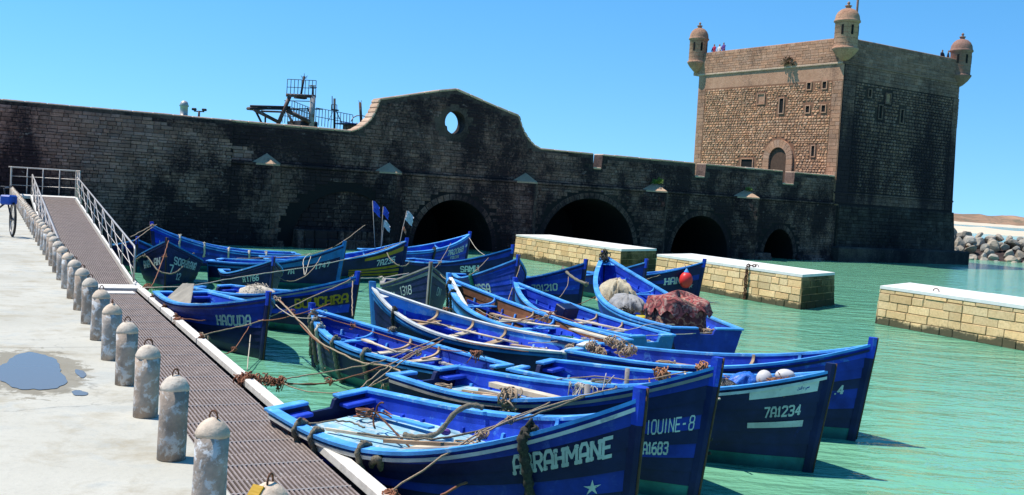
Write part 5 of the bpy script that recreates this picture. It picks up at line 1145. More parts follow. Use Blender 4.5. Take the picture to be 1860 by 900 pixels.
# IOUINE boat
I_ = BOATS['iouine']
bar('plank', P_light, I_.on(.20, .42, .58), I_.on(.60, .05, .66), .17, .07, 'broad pale plank lying along the IOUINE boat', 'plank', .8)
for k, (a_, b_, lab) in enumerate((((.18, .25, .5), (.62, -.05, .58), 'pole'), ((.24, .0, .5), (.66, .12, .64), 'pole'), ((.14, .1, .47), (.40, .28, .52), 'pole'), ((.22, -.3, .47), (.42, .12, .5), 'pole'))):
    bar('pole', (P_grey, P_light, P_wood, P_wood)[k], I_.on(*a_), I_.on(*b_), .045, .04, ('grey pole next to the broad plank in the IOUINE boat', 'pale pole crossing over the others in the IOUINE boat', 'short brown pole near the stern of the IOUINE boat', 'brown pole lying askew on the pink floor of the IOUINE boat')[k], 'pole')
MB().add([I_.on(.18, -.55, .432), I_.on(.50, -.75, .432), I_.on(.54, -.02, .432), I_.on(.2, .1, .432), I_.on(.18, -.55, .447), I_.on(.50, -.75, .447), I_.on(.54, -.02, .447), I_.on(.2, .1, .447)], [(0, 1, 2, 3), (4, 5, 6, 7), (0, 1, 5, 4), (1, 2, 6, 5), (2, 3, 7, 6), (3, 0, 4, 7)]).build('hatch_board', P_pink, label='faded pink board covering the floor of the IOUINE boat', cat='board')
m_ = MB(); m_.tube([I_.on(.60, .1, .2), I_.on(.60, .1, 1.14)], .04, 8); m_.build('upright_post', P_grey, label='grey upright post standing amidships in the IOUINE boat', cat='post')
m_ = MB()
for k in range(40): p = I_.on(.48 + rng.gauss(0, .03), .80 + rng.gauss(0, .05), .93); m_.tube(catmull([p, p + Vector((rng.gauss(0, .05), rng.gauss(0, .05), .04)), p + Vector((rng.gauss(0, .08), rng.gauss(0, .08), -.2)), p + Vector((rng.gauss(0, .1), rng.gauss(0, .1), -.36))], 3), .006, 4)
m_.build('net_bundle', M_ropew, label='bundle of pale net strands draped over the far gunwale of the IOUINE boat', cat='net')
m_ = MB(); knot(m_, I_.on(.50, -.93, .98), .15, 50, .012); m_.build('rope_bunch', M_rope, label='bunched brown rope tied on the near gunwale of the IOUINE boat', cat='rope')
# 1234 boat
Z = BOATS['za1234']
M_tarp = simple('black_tarpaulin', (.012, .013, .016), .3, var=.4, scale=9, bstr=.8, bdist=.03); M_float = simple('white_float', (.62, .58, .54), .5, var=.15, scale=6, under=(.4, .3, .25), uth=.66)
heap('tarpaulin_bundle', Z.on(.70, -.30, .60), .34, .22, .34, -.5, M_tarp, 'shiny black tarpaulin bundle in the 1234 boat', 'tarpaulin', 3, .3, 60)
ball('fishing_float', Z.on(.80, .08, .97), .115, M_float, 'round white float with a grey foot, left of the oval one in the 1234 boat', 'float', (1, 1, 1.1)); ball('fishing_float', Z.on(.86, .14, 1.05), .105, M_float, 'oval white float, right of the round one in the 1234 boat', 'float', (1.35, 1, .85))
M_bag = simple('blue_plastic', (.03, .16, .62), .35, var=.5, scale=14, bstr=.7, bdist=.02); heap('plastic_bag', Z.on(.735, .18, .75), .26, .2, .26, .5, M_bag, 'crumpled bright blue plastic in the 1234 boat', 'bag', 5, .35)
M_net = simple('orange_net', (.46, .21, .10), .9, var=.5, scale=26, bstr=1, bdist=.02); heap('net_heap', Z.on(.86, .02, .80), .17, .1, .2, 1.0, M_net, 'heap of orange-brown netting at the bow of the 1234 boat', 'net', 6, .4)
heap('net_heap', Z.on(.71, .40, .66), .3, .2, .17, .4, M_net, 'small brown net heap beside the blue plastic in the 1234 boat', 'net', 8, .4)
M_redc = simple('red_cloth', (.45, .05, .03), .8); heap('cloth', Z.on(.845, .02, .88), .09, .07, .12, .4, M_redc, 'small red cloth next to the white floats', 'cloth', 2, .4)
for k, (a_, b_) in enumerate((((.62, .42, .80), (.95, .12, 1.08)), ((.60, .28, .78), (.93, .0, 1.02)), ((.68, -.4, .72), (.92, .18, 1.0)))): bar('pole', (P_wood, P_light, P_grey)[k], Z.on(*a_), Z.on(*b_), .03, .03, ('brown pole behind the white floats', 'pale pole across the white floats', 'grey pole nearest the viewer in the 1234 boat')[k], 'pole')
m_ = MB(); m_.tube([Z.on(.36, -.1, .2), Z.on(.36, -.1, 1.08)], .035, 8); m_.build('upright_post', P_grey, label='dark upright post near the stern of the 1234 boat', cat='post')
m_ = MB()
for k in range(5): knot(m_, BOATS['four'].on(.02 + k * .045, .1 - .12 * k, .93 - .05 * k), .12, 26, .01)
m_.build('rope_heap', M_rope, label='trail of coiled brown rope in the stern of the outermost boat', cat='rope')
m_ = MB(); knot(m_, Z.on(.42, .62, .93), .13, 40, .012); knot(m_, Z.on(.55, .70, .9), .09, 30, .012); m_.build('rope_bunch', M_net, label='orange rope bunches on the far side of the 1234 boat', cat='rope')
# carpet boat
Cb = BOATS['carpet']
def carpet_mat(name, a, b_, c_, sc):
    m, nt, bb = newmat(name); v = geo(nt); w = N(nt, 'ShaderNodeTexVoronoi'); w.inputs['Scale'].default_value = sc; nt.links.new(v, w.inputs['Vector']); n1 = noise(nt, sc * 2.2, 4, .6, v, .8)
    r_ = ramp(nt, math_(nt, 'SINE', math_(nt, 'MULTIPLY', w.outputs['Distance'], 22)), [(.3, 0), (.6, 1)]).outputs[0]
    base = mix(nt, r_, a, b_); base = mix(nt, ramp(nt, n1.outputs[0], [(.5, 0), (.62, 1)]).outputs[0], base, c_)
    nt.links.new(base, bb.inputs['Base Color']); bb.inputs['Roughness'].default_value = .95; bump(nt, bb, n1.outputs[0], .6, .03); return m
M_carp = carpet_mat('patterned_carpet', (.10, .035, .03), (.27, .17, .10), (.05, .02, .02), 4.2); M_carp2 = carpet_mat('red_throw', (.30, .065, .055), (.10, .025, .025), (.40, .24, .18), 3.4)
ct = thing('carpet_bundle', 'large bundle wrapped in red and brown patterned carpet on the carpet boat', 'bundle', Cb.on(.215, .08, .44), Cb.th + .12)
def cloth_box(rx, ry, z0, z1, seed, droop, mat, name):
    r2 = random.Random(seed); rows = []; n = 64; ph = [r2.uniform(0, 6.28) for _ in range(8)]
    for i in range(11):
        f = i / 10; row = []
        for k in range(n):
            a = 2 * math.pi * k / n; c, s_ = math.cos(a), math.sin(a); q = (abs(c) ** 5 + abs(s_) ** 5) ** -.2
            side = min(1, f / .62); topf = max(0, (f - .62) / .38)
            fold = 1 + .035 * math.sin(17 * a + ph[0]) * (1 - side * .7) + .03 * math.sin(5 * a + ph[1])
            rr = q * fold * (1 - .10 * side) * (1 - topf ** 1.4)
            z = z0 + (z1 - z0) * side + topf * .1 + .09 * math.sin(2 * a + ph[2]) * side + droop * math.sin(11 * a + ph[3]) * (1 - side) + .03 * math.sin(4 * a + 6 * f)
            row.append(Vector((rx * rr * c, ry * rr * s_, z)))
        rows.append(row)
    m_ = MB(); m_.grid(rows, closed=True); m_.build(name, mat, ct)
cloth_box(.60, .66, -.02, .64, 3, .0, M_carp, 'carpet_wrap'); cloth_box(.65, .71, .42, .74, 7, .09, M_carp2, 'red_throw')
M_cloth = simple('cream_cloth', (.52, .44, .30), .95, var=.3, scale=7, bstr=.9, bdist=.04); M_gcl = simple('grey_sheet', (.30, .29, .28), .6, var=.35, scale=5, bstr=.8, bdist=.03)
heap('cloth_heap', Cb.on(.66, .42, .72), .75, .40, .62, Cb.th, M_cloth, 'heap of cream cloth and net in the bow of the carpet boat', 'cloth', 11, .45, 60); heap('sheet_heap', Cb.on(.50, .56, .62), .62, .34, .42, Cb.th + .1, M_gcl, 'grey plastic sheet heap behind the cream cloth in the carpet boat', 'sheet', 12, .4, 60)
m_ = MB()
for k in range(40): p = Cb.on(.38 + rng.gauss(0, .02), .95 + rng.gauss(0, .06), .82); knot(m_, p, .09, 1, .012)
m_.build('dark_net', M_roped, label='dark net bunch on the gunwale beside the carpet bundle', cat='net')
m_ = MB(); yc = Cb.on(.375, .42, .50); m_.tube([yc + Vector((-.22, .0, 0)), yc + Vector((.22, .05, 0))], [.11, .11], 14); m_.build('yellow_can', paint('yellow_plastic', (.62, .52, .02), .4, .1), label='yellow can lying beside the carpet bundle', cat='can')
m_ = MB(); knot(m_, Cb.on(.985, 0, 1.98), .13, 40, .013); knot(m_, Cb.on(.95, .1, 1.85), .12, 30, .013); m_.build('rope_lashing', M_roped, label='dark rope lashing at the bow of the carpet boat', cat='rope')
# red buoy on the HANA boat
Hn = BOATS['haoa']; bp = Hn.W(Hn.L * .885, -(Hn.hw(.885, .45) + .22), .80)
bu = thing('buoy', 'red ball buoy hanging on the bow of the HANA boat', 'buoy', bp)
ball('float_body', (0, 0, 0), .27, simple('red_buoy_plastic', (.72, .035, .03), .4, var=.15), None, None, (.92, .92, 1.12)).parent = bu
m_ = MB(); m_.lathe([(.10, .26), (.085, .32), (.05, .36), (.03, .42)], 12); m_.build('buoy_neck', P_sky, bu); m_ = MB(); m_.tube([(0, 0, .4), (-.1, .1, .62)], .014, 6); m_.build('lanyard', M_rope, bu)
ball('buoy_small', Hn.W(Hn.L * .55, -(Hn.hw(.55, .2) + .16), .70), .16, M_float, 'small grey-white fender ball near the middle of the HANA boat', 'fender')
# HAOUDA board
Ho = BOATS['haouda']
q = [Ho.on(.10, -.62, .44), Ho.on(.38, -.50, .44), Ho.on(.13, .02, 1.02), Ho.on(.085, -.15, 1.0)]; nrm = Vector((.02, .02, 0))
MB().add(q + [Vector(p) + nrm for p in q], [(0, 1, 2, 3), (4, 5, 6, 7), (0, 1, 5, 4), (1, 2, 6, 5), (2, 3, 7, 6), (3, 0, 4, 7)]).build('plywood_board', simple('grey_plywood', (.30, .27, .22), .85, var=.3, scale=3), label='tapering grey plywood board standing in the stern of HAOUDA', cat='board')
heap('net_heap', BOATS['bouchra'].on(.3, .2, .42), .55, .25, .34, -.5, M_ropew, 'pale net heap in the stern of the BOUCHRA boat', 'net', 21, .3)
# brown boat's slanting white board and loose timbers
Br = BOATS['brown']; bar('plank', P_white, Br.on(.97, .05, 1.42), Br.on(.70, .62, .92), .09, .04, 'white board slanting down from the bow of the brown-lined boat', 'plank')
bar('plank', P_light, Br.on(.50, .45, .78), Br.on(.34, -.45, .72), .16, .03, 'pale loose plank across the brown-lined boat', 'plank'); bar('plank', P_light, Br.on(.30, -.62, .62), Br.on(.06, -.5, .6), .2, .03, 'pale plank along the stern side of the brown-lined boat', 'plank')
W_ = BOATS['white_edge']; oar(W_.on(.62, -.45, .7), W_.on(.84, .2, .85), 'worn oar lying towards the bow of the white-edged boat', P_wood); oar(W_.on(.25, .2, .62), W_.on(.62, -.2, .72), 'pale oar amidships in the white-edged boat')
D_ = BOATS['dark_interior']; oar(D_.on(.36, .42, .72), D_.on(.66, .0, .66), 'pale oar resting across the low deep blue boat')
Bt = BOATS['between']; bar('plank', P_light, Bt.on(.62, .1, .62), Bt.on(.74, .35, .66), .22, .03, 'pale board in the bow of the slim blue boat', 'plank'); MB().box(Bt.on(.60, -.1, .70), (.5, .35, .3), Matrix.Rotation(.7, 3, 'Z') @ Matrix.Rotation(.3, 3, 'X'), bev=.02).build('crate', P_nav, label='tilted dark crate in the slim blue boat', cat='crate')
def coil(key, t, y, z, r0, mt, label, n=4):
    s = BOATS[key]; m_ = MB(); c = s.on(t, y, z)
    m_.tube([c + Vector(((r0 - .006 * (k % 7)) * math.cos(k * .5) + rng.gauss(0, .008), (r0 * .8) * math.sin(k * .5) + rng.gauss(0, .008), .012 * k / 5 + rng.uniform(0, .01))) for k in range(13 * n)], .011, 5)
    m_.tube(catmull([c + Vector((r0, 0, .03)), c + Vector((r0 + .18, rng.uniform(-.2, .2), .02)), c + Vector((r0 + .3, rng.uniform(-.3, .3), .02)), c + Vector((r0 + .1, rng.uniform(-.5, .5), .03))], 5), .011, 5)
    m_.build('rope_coil', RM[mt], label=label, cat='rope')
coil('abrahmane', .47, .30, .40, .15, 't', 'loose rope coil at the front of the pale deck of ABRAHMANE'); coil('abrahmane', .10, .30, .40, .12, 'r', 'reddish rope coil in the stern of ABRAHMANE'); coil('iouine', .12, -.2, .46, .13, 't', 'rope coil in the stern of the IOUINE boat'); coil('za1234', .25, .1, .48, .16, 'g', 'grey rope coil on the deck of the 1234 boat'); coil('four', .3, .2, .44, .16, 't', 'tan rope coil on the deck of the outermost boat')
coil('dark_interior', .14, .1, .40, .14, 'r', 'red-brown rope coil in the stern of the low deep blue boat'); coil('white_edge', .16, .1, .44, .16, 'w', 'pale rope coil in the stern of the white-edged boat'); coil('brown', .2, .0, .44, .15, 'n', 'green rope coil on the light blue stern deck of the brown-lined boat'); coil('between', .12, .05, .40, .14, 't', 'tan rope coil in the stern of the slim blue boat'); coil('carpet', .07, -.3, .46, .14, 't', 'rope coil behind the carpet bundle'); coil('haouda', .3, .35, .40, .14, 'r', 'red-brown rope coil in the HAOUDA boat')
for key, t0_, y0_, t1_, y1_, z_, mt_, lab in (('four', .2, -.35, .62, -.15, .46, P_light, 'long pale plank on the deck of the outermost boat'), ('four', .25, .4, .7, .2, .5, P_wood, 'brown pole along the far side of the outermost boat'), ('za1234', .1, -.3, .5, -.45, .48, P_wood, 'brown plank on the deck of the 1234 boat'), ('white_edge', .08, -.35, .34, -.5, .44, P_wood, 'brown plank along the stern of the white-edged boat'), ('brown', .45, -.25, .7, -.1, .62, P_wood, 'brown loose timber inside the brown-lined boat'), ('between', .2, -.2, .5, .0, .55, P_light, 'pale plank along the floor of the slim blue boat'), ('dark_interior', .08, -.25, .3, -.4, .42, P_grey, 'grey plank in the stern of the low deep blue boat'), ('abrahmane', .06, .45, .3, .55, .42, P_sky, 'light blue plank in the stern of ABRAHMANE')):
    bar('plank', mt_, BOATS[key].on(t0_, y0_, z_), BOATS[key].on(t1_, y1_, z_ + .03), .11, .03, lab, 'plank')
# marker flags in the 235 boat
Y = BOATS['za235']
def flag(key, t, y, h, lean, cols, lab, zf=1.0):
    zf *= .68
    s = BOATS[key]; b0 = s.on(t, y, .5); tp = Vector(b0) + Vector((lean[0], lean[1], h)); f = thing('marker_flag', lab, 'flag', b0, 0, 'fishing marker flags')
    m_ = MB(); m_.tube([(0, 0, 0), tp - Vector(b0)], .014, 6); m_.build('staff', P_grey, f)
    rows = []; d = (tp - Vector(b0)); d1 = Vector((.94, .2, -.35))
    for i in range(6):
        rows.append([d * (1 - .26 * zf * j / 4) + d1 * (.45 * zf * i / 5) * (1 - .12 * (j % 2)) + Vector((0, .06 * math.sin(i * 2 + j), -.05 * i * i / 10 + .03 * math.sin(j * 2 + i))) for j in range(5)])
    m_ = MB(); m_.grid(rows); m_.build('cloth', cols, f)
M_fb = simple('blue_flag', (.05, .10, .55), .8); M_fw = simple('white_flag', (.66, .62, .62), .8); M_fo = simple('orange_flag', (.70, .25, .14), .8)
flag('za235', .80, .35, 2.35, (-.25, 0), M_fb, 'tall blue and white flag leftmost in the cluster above boat 235'); flag('za235', .84, .5, 2.15, (.0, 0), M_fb, 'blue flag in the middle of the cluster above boat 235', .8); flag('za235', .83, .3, 1.65, (.05, 0), M_fw, 'low pale flag hanging down in the cluster above boat 235', .9); flag('za235', .93, .12, 2.05, (.32, .1), M_fw, 'white flag flying right of the cluster at the bow of boat 235'); flag('za235', .93, .0, 1.45, (.18, .05), M_fo, 'small orange flag below the white one at the bow of boat 235', .5)

# ------------------------------------------------------------------ bicycle on the quay
bk = thing('bicycle', 'parked bicycle with blue basket cut off by the left edge', 'bicycle', Q(24.0, .12, 2.052), R(12))
M_tyre = simple('tyre_rubber', (.02, .02, .02), .8); M_chr = simple('worn_steel', (.32, .30, .28), .4, .6); M_bkf = simple('black_frame_paint', (.03, .03, .035), .4)
def wheel(c, steer):
    t = bpy.data.objects.new('wheel', None); col.objects.link(t); t.parent = bk; t.location = c; t.rotation_euler = (0, 0, steer)
    r = .335; ring = lambda rr: [(rr * math.cos(2 * math.pi * k / 32), 0, rr * math.sin(2 * math.pi * k / 32)) for k in range(32)]
    m_ = MB(); m_.tube(ring(r), .024, 8, True); m_.build('tyre', M_tyre, t); m_ = MB(); m_.tube(ring(r - .03), .012, 6, True); m_.build('rim', M_chr, t)
    m_ = MB()
    for k in range(18): a_ = 2 * math.pi * k / 18; m_.tube([(0, .02 * (-1) ** k, 0), ((r - .03) * math.cos(a_), 0, (r - .03) * math.sin(a_))], .002, 3)
    m_.build('spokes', M_chr, t); m_ = MB(); m_.tube([(0, -.05, 0), (0, .05, 0)], .025, 8); m_.build('hub', M_chr, t)
fw = Vector((.36, 0, .36)); rw = Vector((-.68, 0, .36)); wheel(fw, R(-68)); wheel(rw, 0)
head_b, head_t, seat_t, bb_ = Vector((.24, 0, .72)), Vector((.19, 0, .88)), Vector((-.34, 0, .82)), Vector((-.24, 0, .30))
m_ = MB(); m_.tube([head_t - Vector((.0, 0, .04)), seat_t], .018, 8); m_.tube([head_b, bb_], .02, 8); m_.tube([bb_, seat_t + Vector((-.03, 0, .12))], .017, 8); m_.tube([head_b, head_t], .022, 8)
for sd in (-1, 1): m_.tube([bb_, rw + Vector((0, sd * .06, 0))], .011, 6); m_.tube([seat_t, rw + Vector((0, sd * .06, 0))], .010, 6)
m_.build('frame', M_bkf, bk)
m_ = MB()
for sd in (-1, 1): m_.tube([head_b + Vector((.01, 0, -.02)), fw + Vector((-.02, sd * .055, 0))], .013, 6)
m_.build('fork', M_bkf, bk)
m_ = MB(); m_.tube([head_t, head_t + Vector((-.02, 0, .12))], .014, 8); m_.tube(catmull([Vector((.02, .30, 1.02)), Vector((.20, .2, 1.02)), Vector((.19, 0, 1.0)), Vector((.36, -.2, 1.03)), Vector((.36, -.34, 1.06))], 5), .012, 6); m_.build('handlebar', M_bkf, bk)
m_ = MB(); m_.box((-.38, 0, .98), (.26, .15, .06), bev=.025); m_.build('saddle', M_tyre, bk)
M_crate = simple('blue_crate_plastic', (.01, .07, .38), .5, var=.4); m_ = MB(); m_.box((.26, .02, .76), (.24, .28, .2), Matrix.Rotation(-.3, 3, 'Z'), bev=.03); m_.build('basket', M_crate, bk)
m_ = MB(); m_.tube([bb_ + Vector((0, -.09, 0)), bb_ + Vector((.1, -.1, -.13))], .009, 6); m_.tube([bb_ + Vector((0, .09, 0)), bb_ + Vector((-.1, .1, .13))], .009, 6); m_.box(bb_ + Vector((.1, -.14, -.13)), (.09, .07, .02)); m_.box(bb_ + Vector((-.1, .14, .13)), (.09, .07, .02)); m_.build('crank', M_chr, bk)
m_ = MB(); m_.tube([Vector((-.6, .1, .35)), Vector((-.5, .22, .01))], .009, 6); m_.build('kickstand', M_chr, bk)

# ------------------------------------------------------------------ trawler moored behind the wall
ship = thing('trawler', 'rusty trawler with gantry, masts and railings showing above the wall', 'ship', Wp(-49, 13, 0), RZW)
M_ship = simple('rusty_ship_paint', (.13, .075, .055), .75, var=.5, scale=1.2, under=(.26, .24, .22), uth=.58); M_shw = simple('ship_white_paint', (.42, .38, .34), .7, var=.3, scale=1.0, under=(.25, .12, .07), uth=.6); M_shd = simple('dark_ship_steel', (.035, .03, .035), .7); M_shb = simple('ship_blue_canvas', (.015, .05, .20), .7)
cs = []
for x, w, zt in ((-8, 1.4, 5.0), (-6, 2.6, 4.7), (0, 3, 4.4), (8, 3, 4.4), (14, 2.4, 4.8), (19, .15, 5.8)): cs.append([Vector((x, w + 3, zt)), Vector((x, -w + 3, zt)), Vector((x, -w * .75 + 3, -1)), Vector((x, w * .75 + 3, -1))])
MB().ribbon(cs).build('hull', M_ship, ship)
def shp(px): return px
SH = [('gantry_leg', (9.76, 1.6, 7.07), (10.54, 1.6, 9.18), 0.22, 'r'), ('gantry_leg', (12.17, 1.6, 7.06), (12.17, 1.6, 9.32), 0.3, 'w'), ('boom', (8.13, 1.6, 8.02), (9.91, 1.6, 7.32), 0.2, 'r'), ('boom', (10.37, 1.6, 8.18), (12.28, 1.6, 7.45), 0.24, 'r'), ('truss_beam', (7.85, 1.6, 8.23), (10.61, 1.6, 8.42), 0.13, 'd'), ('truss_beam', (7.83, 1.6, 8.07), (10.61, 1.6, 8.29), 0.13, 'd'), ('gantry_leg', (10.78, 4.4, 7.21), (11.59, 4.4, 9.42), 0.22, 'r'), ('gantry_leg', (13.29, 4.4, 7.2), (13.3, 4.4, 9.56), 0.3, 'w'), ('boom', (9.08, 4.4, 8.21), (10.94, 4.4, 7.47), 0.2, 'r'), ('boom', (11.41, 4.4, 8.37), (13.4, 4.4, 7.61), 0.24, 'r'), ('truss_beam', (8.79, 4.4, 8.42), (11.66, 4.4, 8.62), 0.13, 'd'), ('truss_beam', (8.77, 4.4, 8.26), (11.67, 4.4, 8.48), 0.13, 'd'), ('truss_beam', (9.1, 3.0, 8.05), (10.56, 3.0, 8.14), 0.12, 'r'), ('gantry_top', (10.29, 1.6, 9.2), (12.35, 1.6, 9.31), 0.2, 'r'), ('gantry_top', (11.33, 4.4, 9.43), (13.48, 4.4, 9.55), 0.2, 'r'), ('gantry_cross', (11.32, 1.6, 9.25), (12.41, 4.4, 9.48), 0.2, 'r'), ('strut', (8.72, 3.0, 8.02), (9.2, 3.0, 7.21), 0.12, 'd'), ('strut', (9.4, 3.0, 7.71), (9.42, 3.0, 7.22), 0.1, 'd'), ('strut', (10.89, 3.0, 8.22), (11.4, 3.0, 7.4), 0.14, 'w'), ('cross_yard', (11.11, 3.0, 8.41), (13.49, 3.0, 8.61), 0.08, 'd'), ('gantry_wire', (10.69, 3.0, 8.92), (12.7, 3.0, 9.07), 0.05, 'd'), ('mast', (11.85, 3.0, 9.38), (12.02, 3.0, 10.74), 0.12, 'd'), ('antenna', (12.03, 3.0, 10.57), (11.78, 3.0, 10.74), 0.03, 'd'), ('antenna', (12.03, 3.0, 10.57), (12.26, 3.0, 10.79), 0.03, 'd'), ('antenna', (12.03, 3.0, 10.68), (12.01, 3.0, 10.93), 0.03, 'd'), ('antenna', (12.0, 3.0, 10.54), (11.83, 3.0, 10.61), 0.03, 'd'), ('antenna', (12.0, 3.0, 10.54), (12.23, 3.0, 10.65), 0.03, 'd'), ('lamp_stand', (12.74, 3.0, 9.42), (12.7, 3.0, 10.07), 0.1, 'r'), ('lamp_bar', (12.47, 3.0, 10.03), (12.97, 3.0, 10.05), 0.05, 'd'), ('brace', (12.34, 3.0, 8.58), (12.6, 3.0, 8.22), 0.08, 'd'), ('fore_mast', (14.46, 3.0, 7.22), (14.34, 3.0, 9.44), 0.13, 'd'), ('fore_mast_spar', (14.21, 3.0, 8.68), (14.15, 3.0, 9.59), 0.05, 'd'), ('crosstree', (14.13, 3.0, 8.65), (14.68, 3.0, 8.63), 0.1, 'd'), ('stay', (14.51, 3.0, 8.57), (15.01, 3.0, 7.74), 0.05, 'd'), ('stay', (14.3, 3.0, 8.57), (13.98, 3.0, 7.85), 0.03, 'd'), ('stay', (14.41, 3.0, 8.08), (14.77, 3.0, 8.1), 0.04, 'd'), ('cage_bar', (14.14, 3.0, 8.98), (14.15, 3.0, 8.65), 0.04, 'd'), ('cage_bar', (14.54, 3.0, 9.01), (14.56, 3.0, 8.65), 0.04, 'd'), ('cage_bar', (14.13, 3.0, 8.99), (14.54, 3.0, 9.01), 0.04, 'd'), ('aft_mast', (16.48, 3.0, 7.9), (16.3, 3.0, 9.36), 0.16, 'r'), ('aft_spar', (16.31, 3.0, 9.3), (16.17, 3.0, 9.48), 0.03, 'd'), ('aft_spar', (16.35, 3.0, 9.31), (16.4, 3.0, 9.51), 0.03, 'd'), ('arch_tube', (15.68, 3.0, 7.94), (15.83, 3.0, 8.24), 0.07, 'w'), ('arch_tube', (15.83, 3.0, 8.24), (16.1, 3.0, 8.39), 0.07, 'w'), ('arch_tube', (16.1, 3.0, 8.39), (16.47, 3.0, 8.46), 0.07, 'w'), ('arch_tube', (16.47, 3.0, 8.44), (16.84, 3.0, 8.39), 0.06, 'r'), ('arch_tube', (16.84, 3.0, 8.39), (17.4, 3.0, 8.49), 0.05, 'r'), ('ladder_rail', (15.79, 3.0, 7.45), (15.85, 3.0, 7.88), 0.05, 'w'), ('ladder_rail', (16.03, 3.0, 7.44), (16.13, 3.0, 7.93), 0.05, 'w')]
def beam(name, p, q, r, mat, n=6): m_ = MB(); m_.tube([p, q], r, n); return m_.build(name, mat, ship)
for nm, p, q, r, mt in SH: beam(nm, Vector(p), Vector(q), r * .62, dict(r=M_ship, w=M_shw, d=M_shd)[mt])
for (p, q, hh, n) in [((10.31, 1.6, 9.21), (12.35, 1.6, 9.34), 1.05, 8), ((10.6, 3.0, 7.41), (12.9, 3.0, 7.45), 0.95, 12), ((13.02, 3.0, 7.46), (15.8, 3.0, 7.22), 1.2, 12), ((11.77, 4.4, 8.18), (13.15, 4.4, 7.81), 0.9, 7)]:
    m_ = MB(); p, q = Vector(p), Vector(q)
    for k in range(n + 1): c = p + (q - p) * k / n; m_.tube([c, c + Vector((0, 0, hh))], .025, 4)
    for f in (.5, 1.0): m_.tube([p + Vector((0, 0, hh * f)), q + Vector((0, 0, hh * f))], .022, 4)
    m_.build('railing', M_shd, ship)
for nm, c, sz, mt in [('life_raft_cover', (15.85, 3.0, 7.75), (2.06, 2, 0.09), 'b'), ('winch_house', (12.06, 3.0, 7.38), (1.25, 2.6, 0.49), 'd'), ('deck_house', (15.91, 3.0, 7.53), (1.01, 1.6, 0.39), 'r'), ('flood_lamp', (12.64, 3.0, 10.14), (0.42, 0.5, 0.08), 'w'), ('sheave_block', (8.77, 3.0, 8.21), (0.67, 2.4, 0.2), 'r'), ('winch_drum', (11.83, 3.0, 9.21), (0.78, 0.6, 0.03), 'd')]: MB().box(c, sz, bev=.06).build(nm, dict(r=M_ship, w=M_shw, d=M_shd, b=M_shb)[mt], ship)
# light tower and lamp post farther along
lt = thing('harbour_light', 'small white light tower with a dark cap behind the wall', 'light tower', (-26.24, 82.06, -0.8))
m_ = MB(); m_.lathe([(.45, 0), (.36, 8.0), (.34, 8.6)], 16); m_.build('shaft', M_jtop, lt); m_ = MB(); m_.lathe([(.42, 8.6), (.42, 8.8), (.3, 8.85), (.3, 9.5), (.38, 9.55), (.25, 9.9), (.05, 10.0)], 16); m_.build('lantern', M_galv, lt)
lp = thing('lamp_post', 'thin double-headed lamp post behind the wall', 'lamp', (-25.25, 82.71, -1.09))
m_ = MB(); m_.tube([(0, 0, 0), (0, 0, 9.6)], .09, 8); m_.tube([(-.4, 0, 9.55), (.4, 0, 9.55)], .05, 6); m_.build('post', M_shd, lp)
for sd in (-1, 1): m_ = MB(); m_.box((sd * .4, 0, 9.7), (.34, .3, .2), bev=.05); m_.build('lamp_head', M_shd, lp)

# ------------------------------------------------------------------ people on the walls
def person(loc, rz, label, top, bot, arms=0.3, h=1.7):
    t = thing('person', label, 'person', loc, rz, 'people on the fortifications')
    k = h / 1.72
    J = [((0, 0, .95), .13), ((0, 0, 1.18), .14), ((0, 0, 1.40), .155), ((0, .0, 1.50), .055), ((0, .01, 1.60), .085), ((0, .01, 1.68), .07),
         ((.17, 0, 1.40), .06), ((.24, .06, 1.15), .045), ((.22, .26 * arms + .05, .95 + .2 * arms), .035), ((-.17, 0, 1.40), .06), ((-.24, .06, 1.15), .045), ((-.22, .26 * arms + .05, .95 + .2 * arms), .035),
         ((.1, 0, .88), .095), ((.11, .03, .48), .065), ((.11, 0, .08), .045), ((.11, .13, .035), .04), ((-.1, 0, .88), .095), ((-.11, .0, .48), .065), ((-.11, -.04, .08), .045), ((-.11, .09, .035), .04)]
    E_ = [(0, 1), (1, 2), (2, 3), (3, 4), (4, 5), (2, 6), (6, 7), (7, 8), (2, 9), (9, 10), (10, 11), (0, 12), (12, 13), (13, 14), (14, 15), (0, 16), (16, 17), (17, 18), (18, 19)]
    me = bpy.data.meshes.new('b'); me.from_pydata([tuple(Vector(p) * k) for p, _ in J], E_, []); o = bpy.data.objects.new('b', me); col.objects.link(o)
    md = o.modifiers.new('s', 'SKIN')
    for i, (_, r) in enumerate(J): me.skin_vertices[0].data[i].radius = (r * k, r * k * .85)
    me.skin_vertices[0].data[0].use_root = True
    o.modifiers.new('d', 'SUBSURF').levels = 1
    dg = bpy.context.evaluated_depsgraph_get(); dg.update(); nm = bpy.data.meshes.new_from_object(o.evaluated_get(dg)); bpy.data.objects.remove(o)
    skin = simple('skin', (.33, .19, .13), .6); cl = [top, bot, skin, simple('dark_hair', (.02, .015, .012), .7)]
    for m in cl: nm.materials.append(m)
    for p in nm.polygons:
        z = p.center.z / k; p.material_index = 3 if z > 1.62 and p.center.y < .05 else 2 if z > 1.47 or (abs(p.center.x) > .2 * k and z < 1.12 and z > .8) else 0 if z > .92 else 1; p.use_smooth = True
    ob = bpy.data.objects.new('body', nm); col.objects.link(ob); ob.parent = t
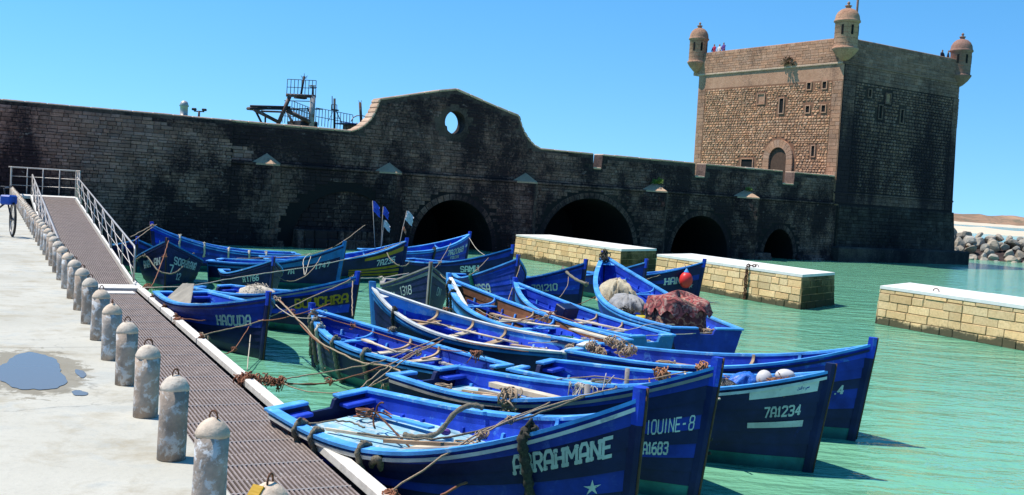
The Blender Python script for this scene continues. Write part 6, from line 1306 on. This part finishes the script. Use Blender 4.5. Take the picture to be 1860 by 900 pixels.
c_red = simple('crimson_cloth', (.40, .02, .07), .8); c_wht = simple('white_cloth', (.62, .58, .58), .8); c_dk = simple('dark_cloth', (.02, .02, .035), .8); c_pur = simple('violet_cloth', (.10, .04, .22), .8)
person(Wp(-.25, 14.75, 15.9), R(33) + 1.5, 'person in crimson top beside the left turret of the tower', c_red, c_dk); person(Wp(-.2, 14.15, 15.85), R(33) + 1.5, 'person in white top just right of the crimson one on the tower', c_wht, c_dk); person(Wp(-.25, 13.6, 15.95), R(33) + 1.4, 'person in violet clothes rightmost of the group by the left turret', c_pur, c_dk)
person(Wp(12.0, .35, 15.75), R(-57) - 1.0, 'dark-clothed person next to the right turret of the tower', c_dk, c_dk); person(Wp(11.2, .35, 15.7), R(-57) - 1.6, 'dark-clothed person second from the right turret of the tower', c_dk, c_dk)
person(Wp(-34.15, .85, 6.05), R(33) + 2.6, 'dark figure standing in the oval opening of the gable', c_dk, c_dk, .6, 1.45)
MB().box((7, 7.5, 15.6), (13, 14, .3)).build('roof_terrace', M_tplas, tower)

# ------------------------------------------------------------------ weeds on the masonry
M_weed = simple('green_weed', (.09, .16, .02), .8, var=.5, scale=8); M_dry = simple('dry_shrub', (.13, .09, .05), .9, var=.5, scale=8)
def tuft(p, r, n, mat, label, droop=0.0):
    m_ = MB(); p = Vector(p)
    for k in range(n):
        d = Vector((rng.gauss(0, 1), rng.gauss(0, 1), abs(rng.gauss(0, .8)) - droop)).normalized(); q = p + d * r * rng.uniform(.3, 1); s_ = d.orthogonal().normalized() * r * .13; u = d * r * .25
        m_.add([q - s_, q + s_, q + s_ * .4 + u, q - s_ * .2 + u * 1.2], [(0, 1, 2, 3)])
        if k % 3 == 0: m_.tube([p, q], .008, 3)
    m_.build('weed', mat, label=label, cat='plant')
tuft(Wp(-18.5, -.25, 4.8), .38, 110, M_weed, 'green weed on the fourth buttress cap of the bridge'); tuft(Wp(-10.1, -.25, 4.8), .26, 80, M_weed, 'green weed on the fifth buttress cap of the bridge')
tuft(Wp(-1.1, 5.3, 15.1), .6, 160, M_dry, 'dry shrub growing from the sunlit parapet of the tower', .2)
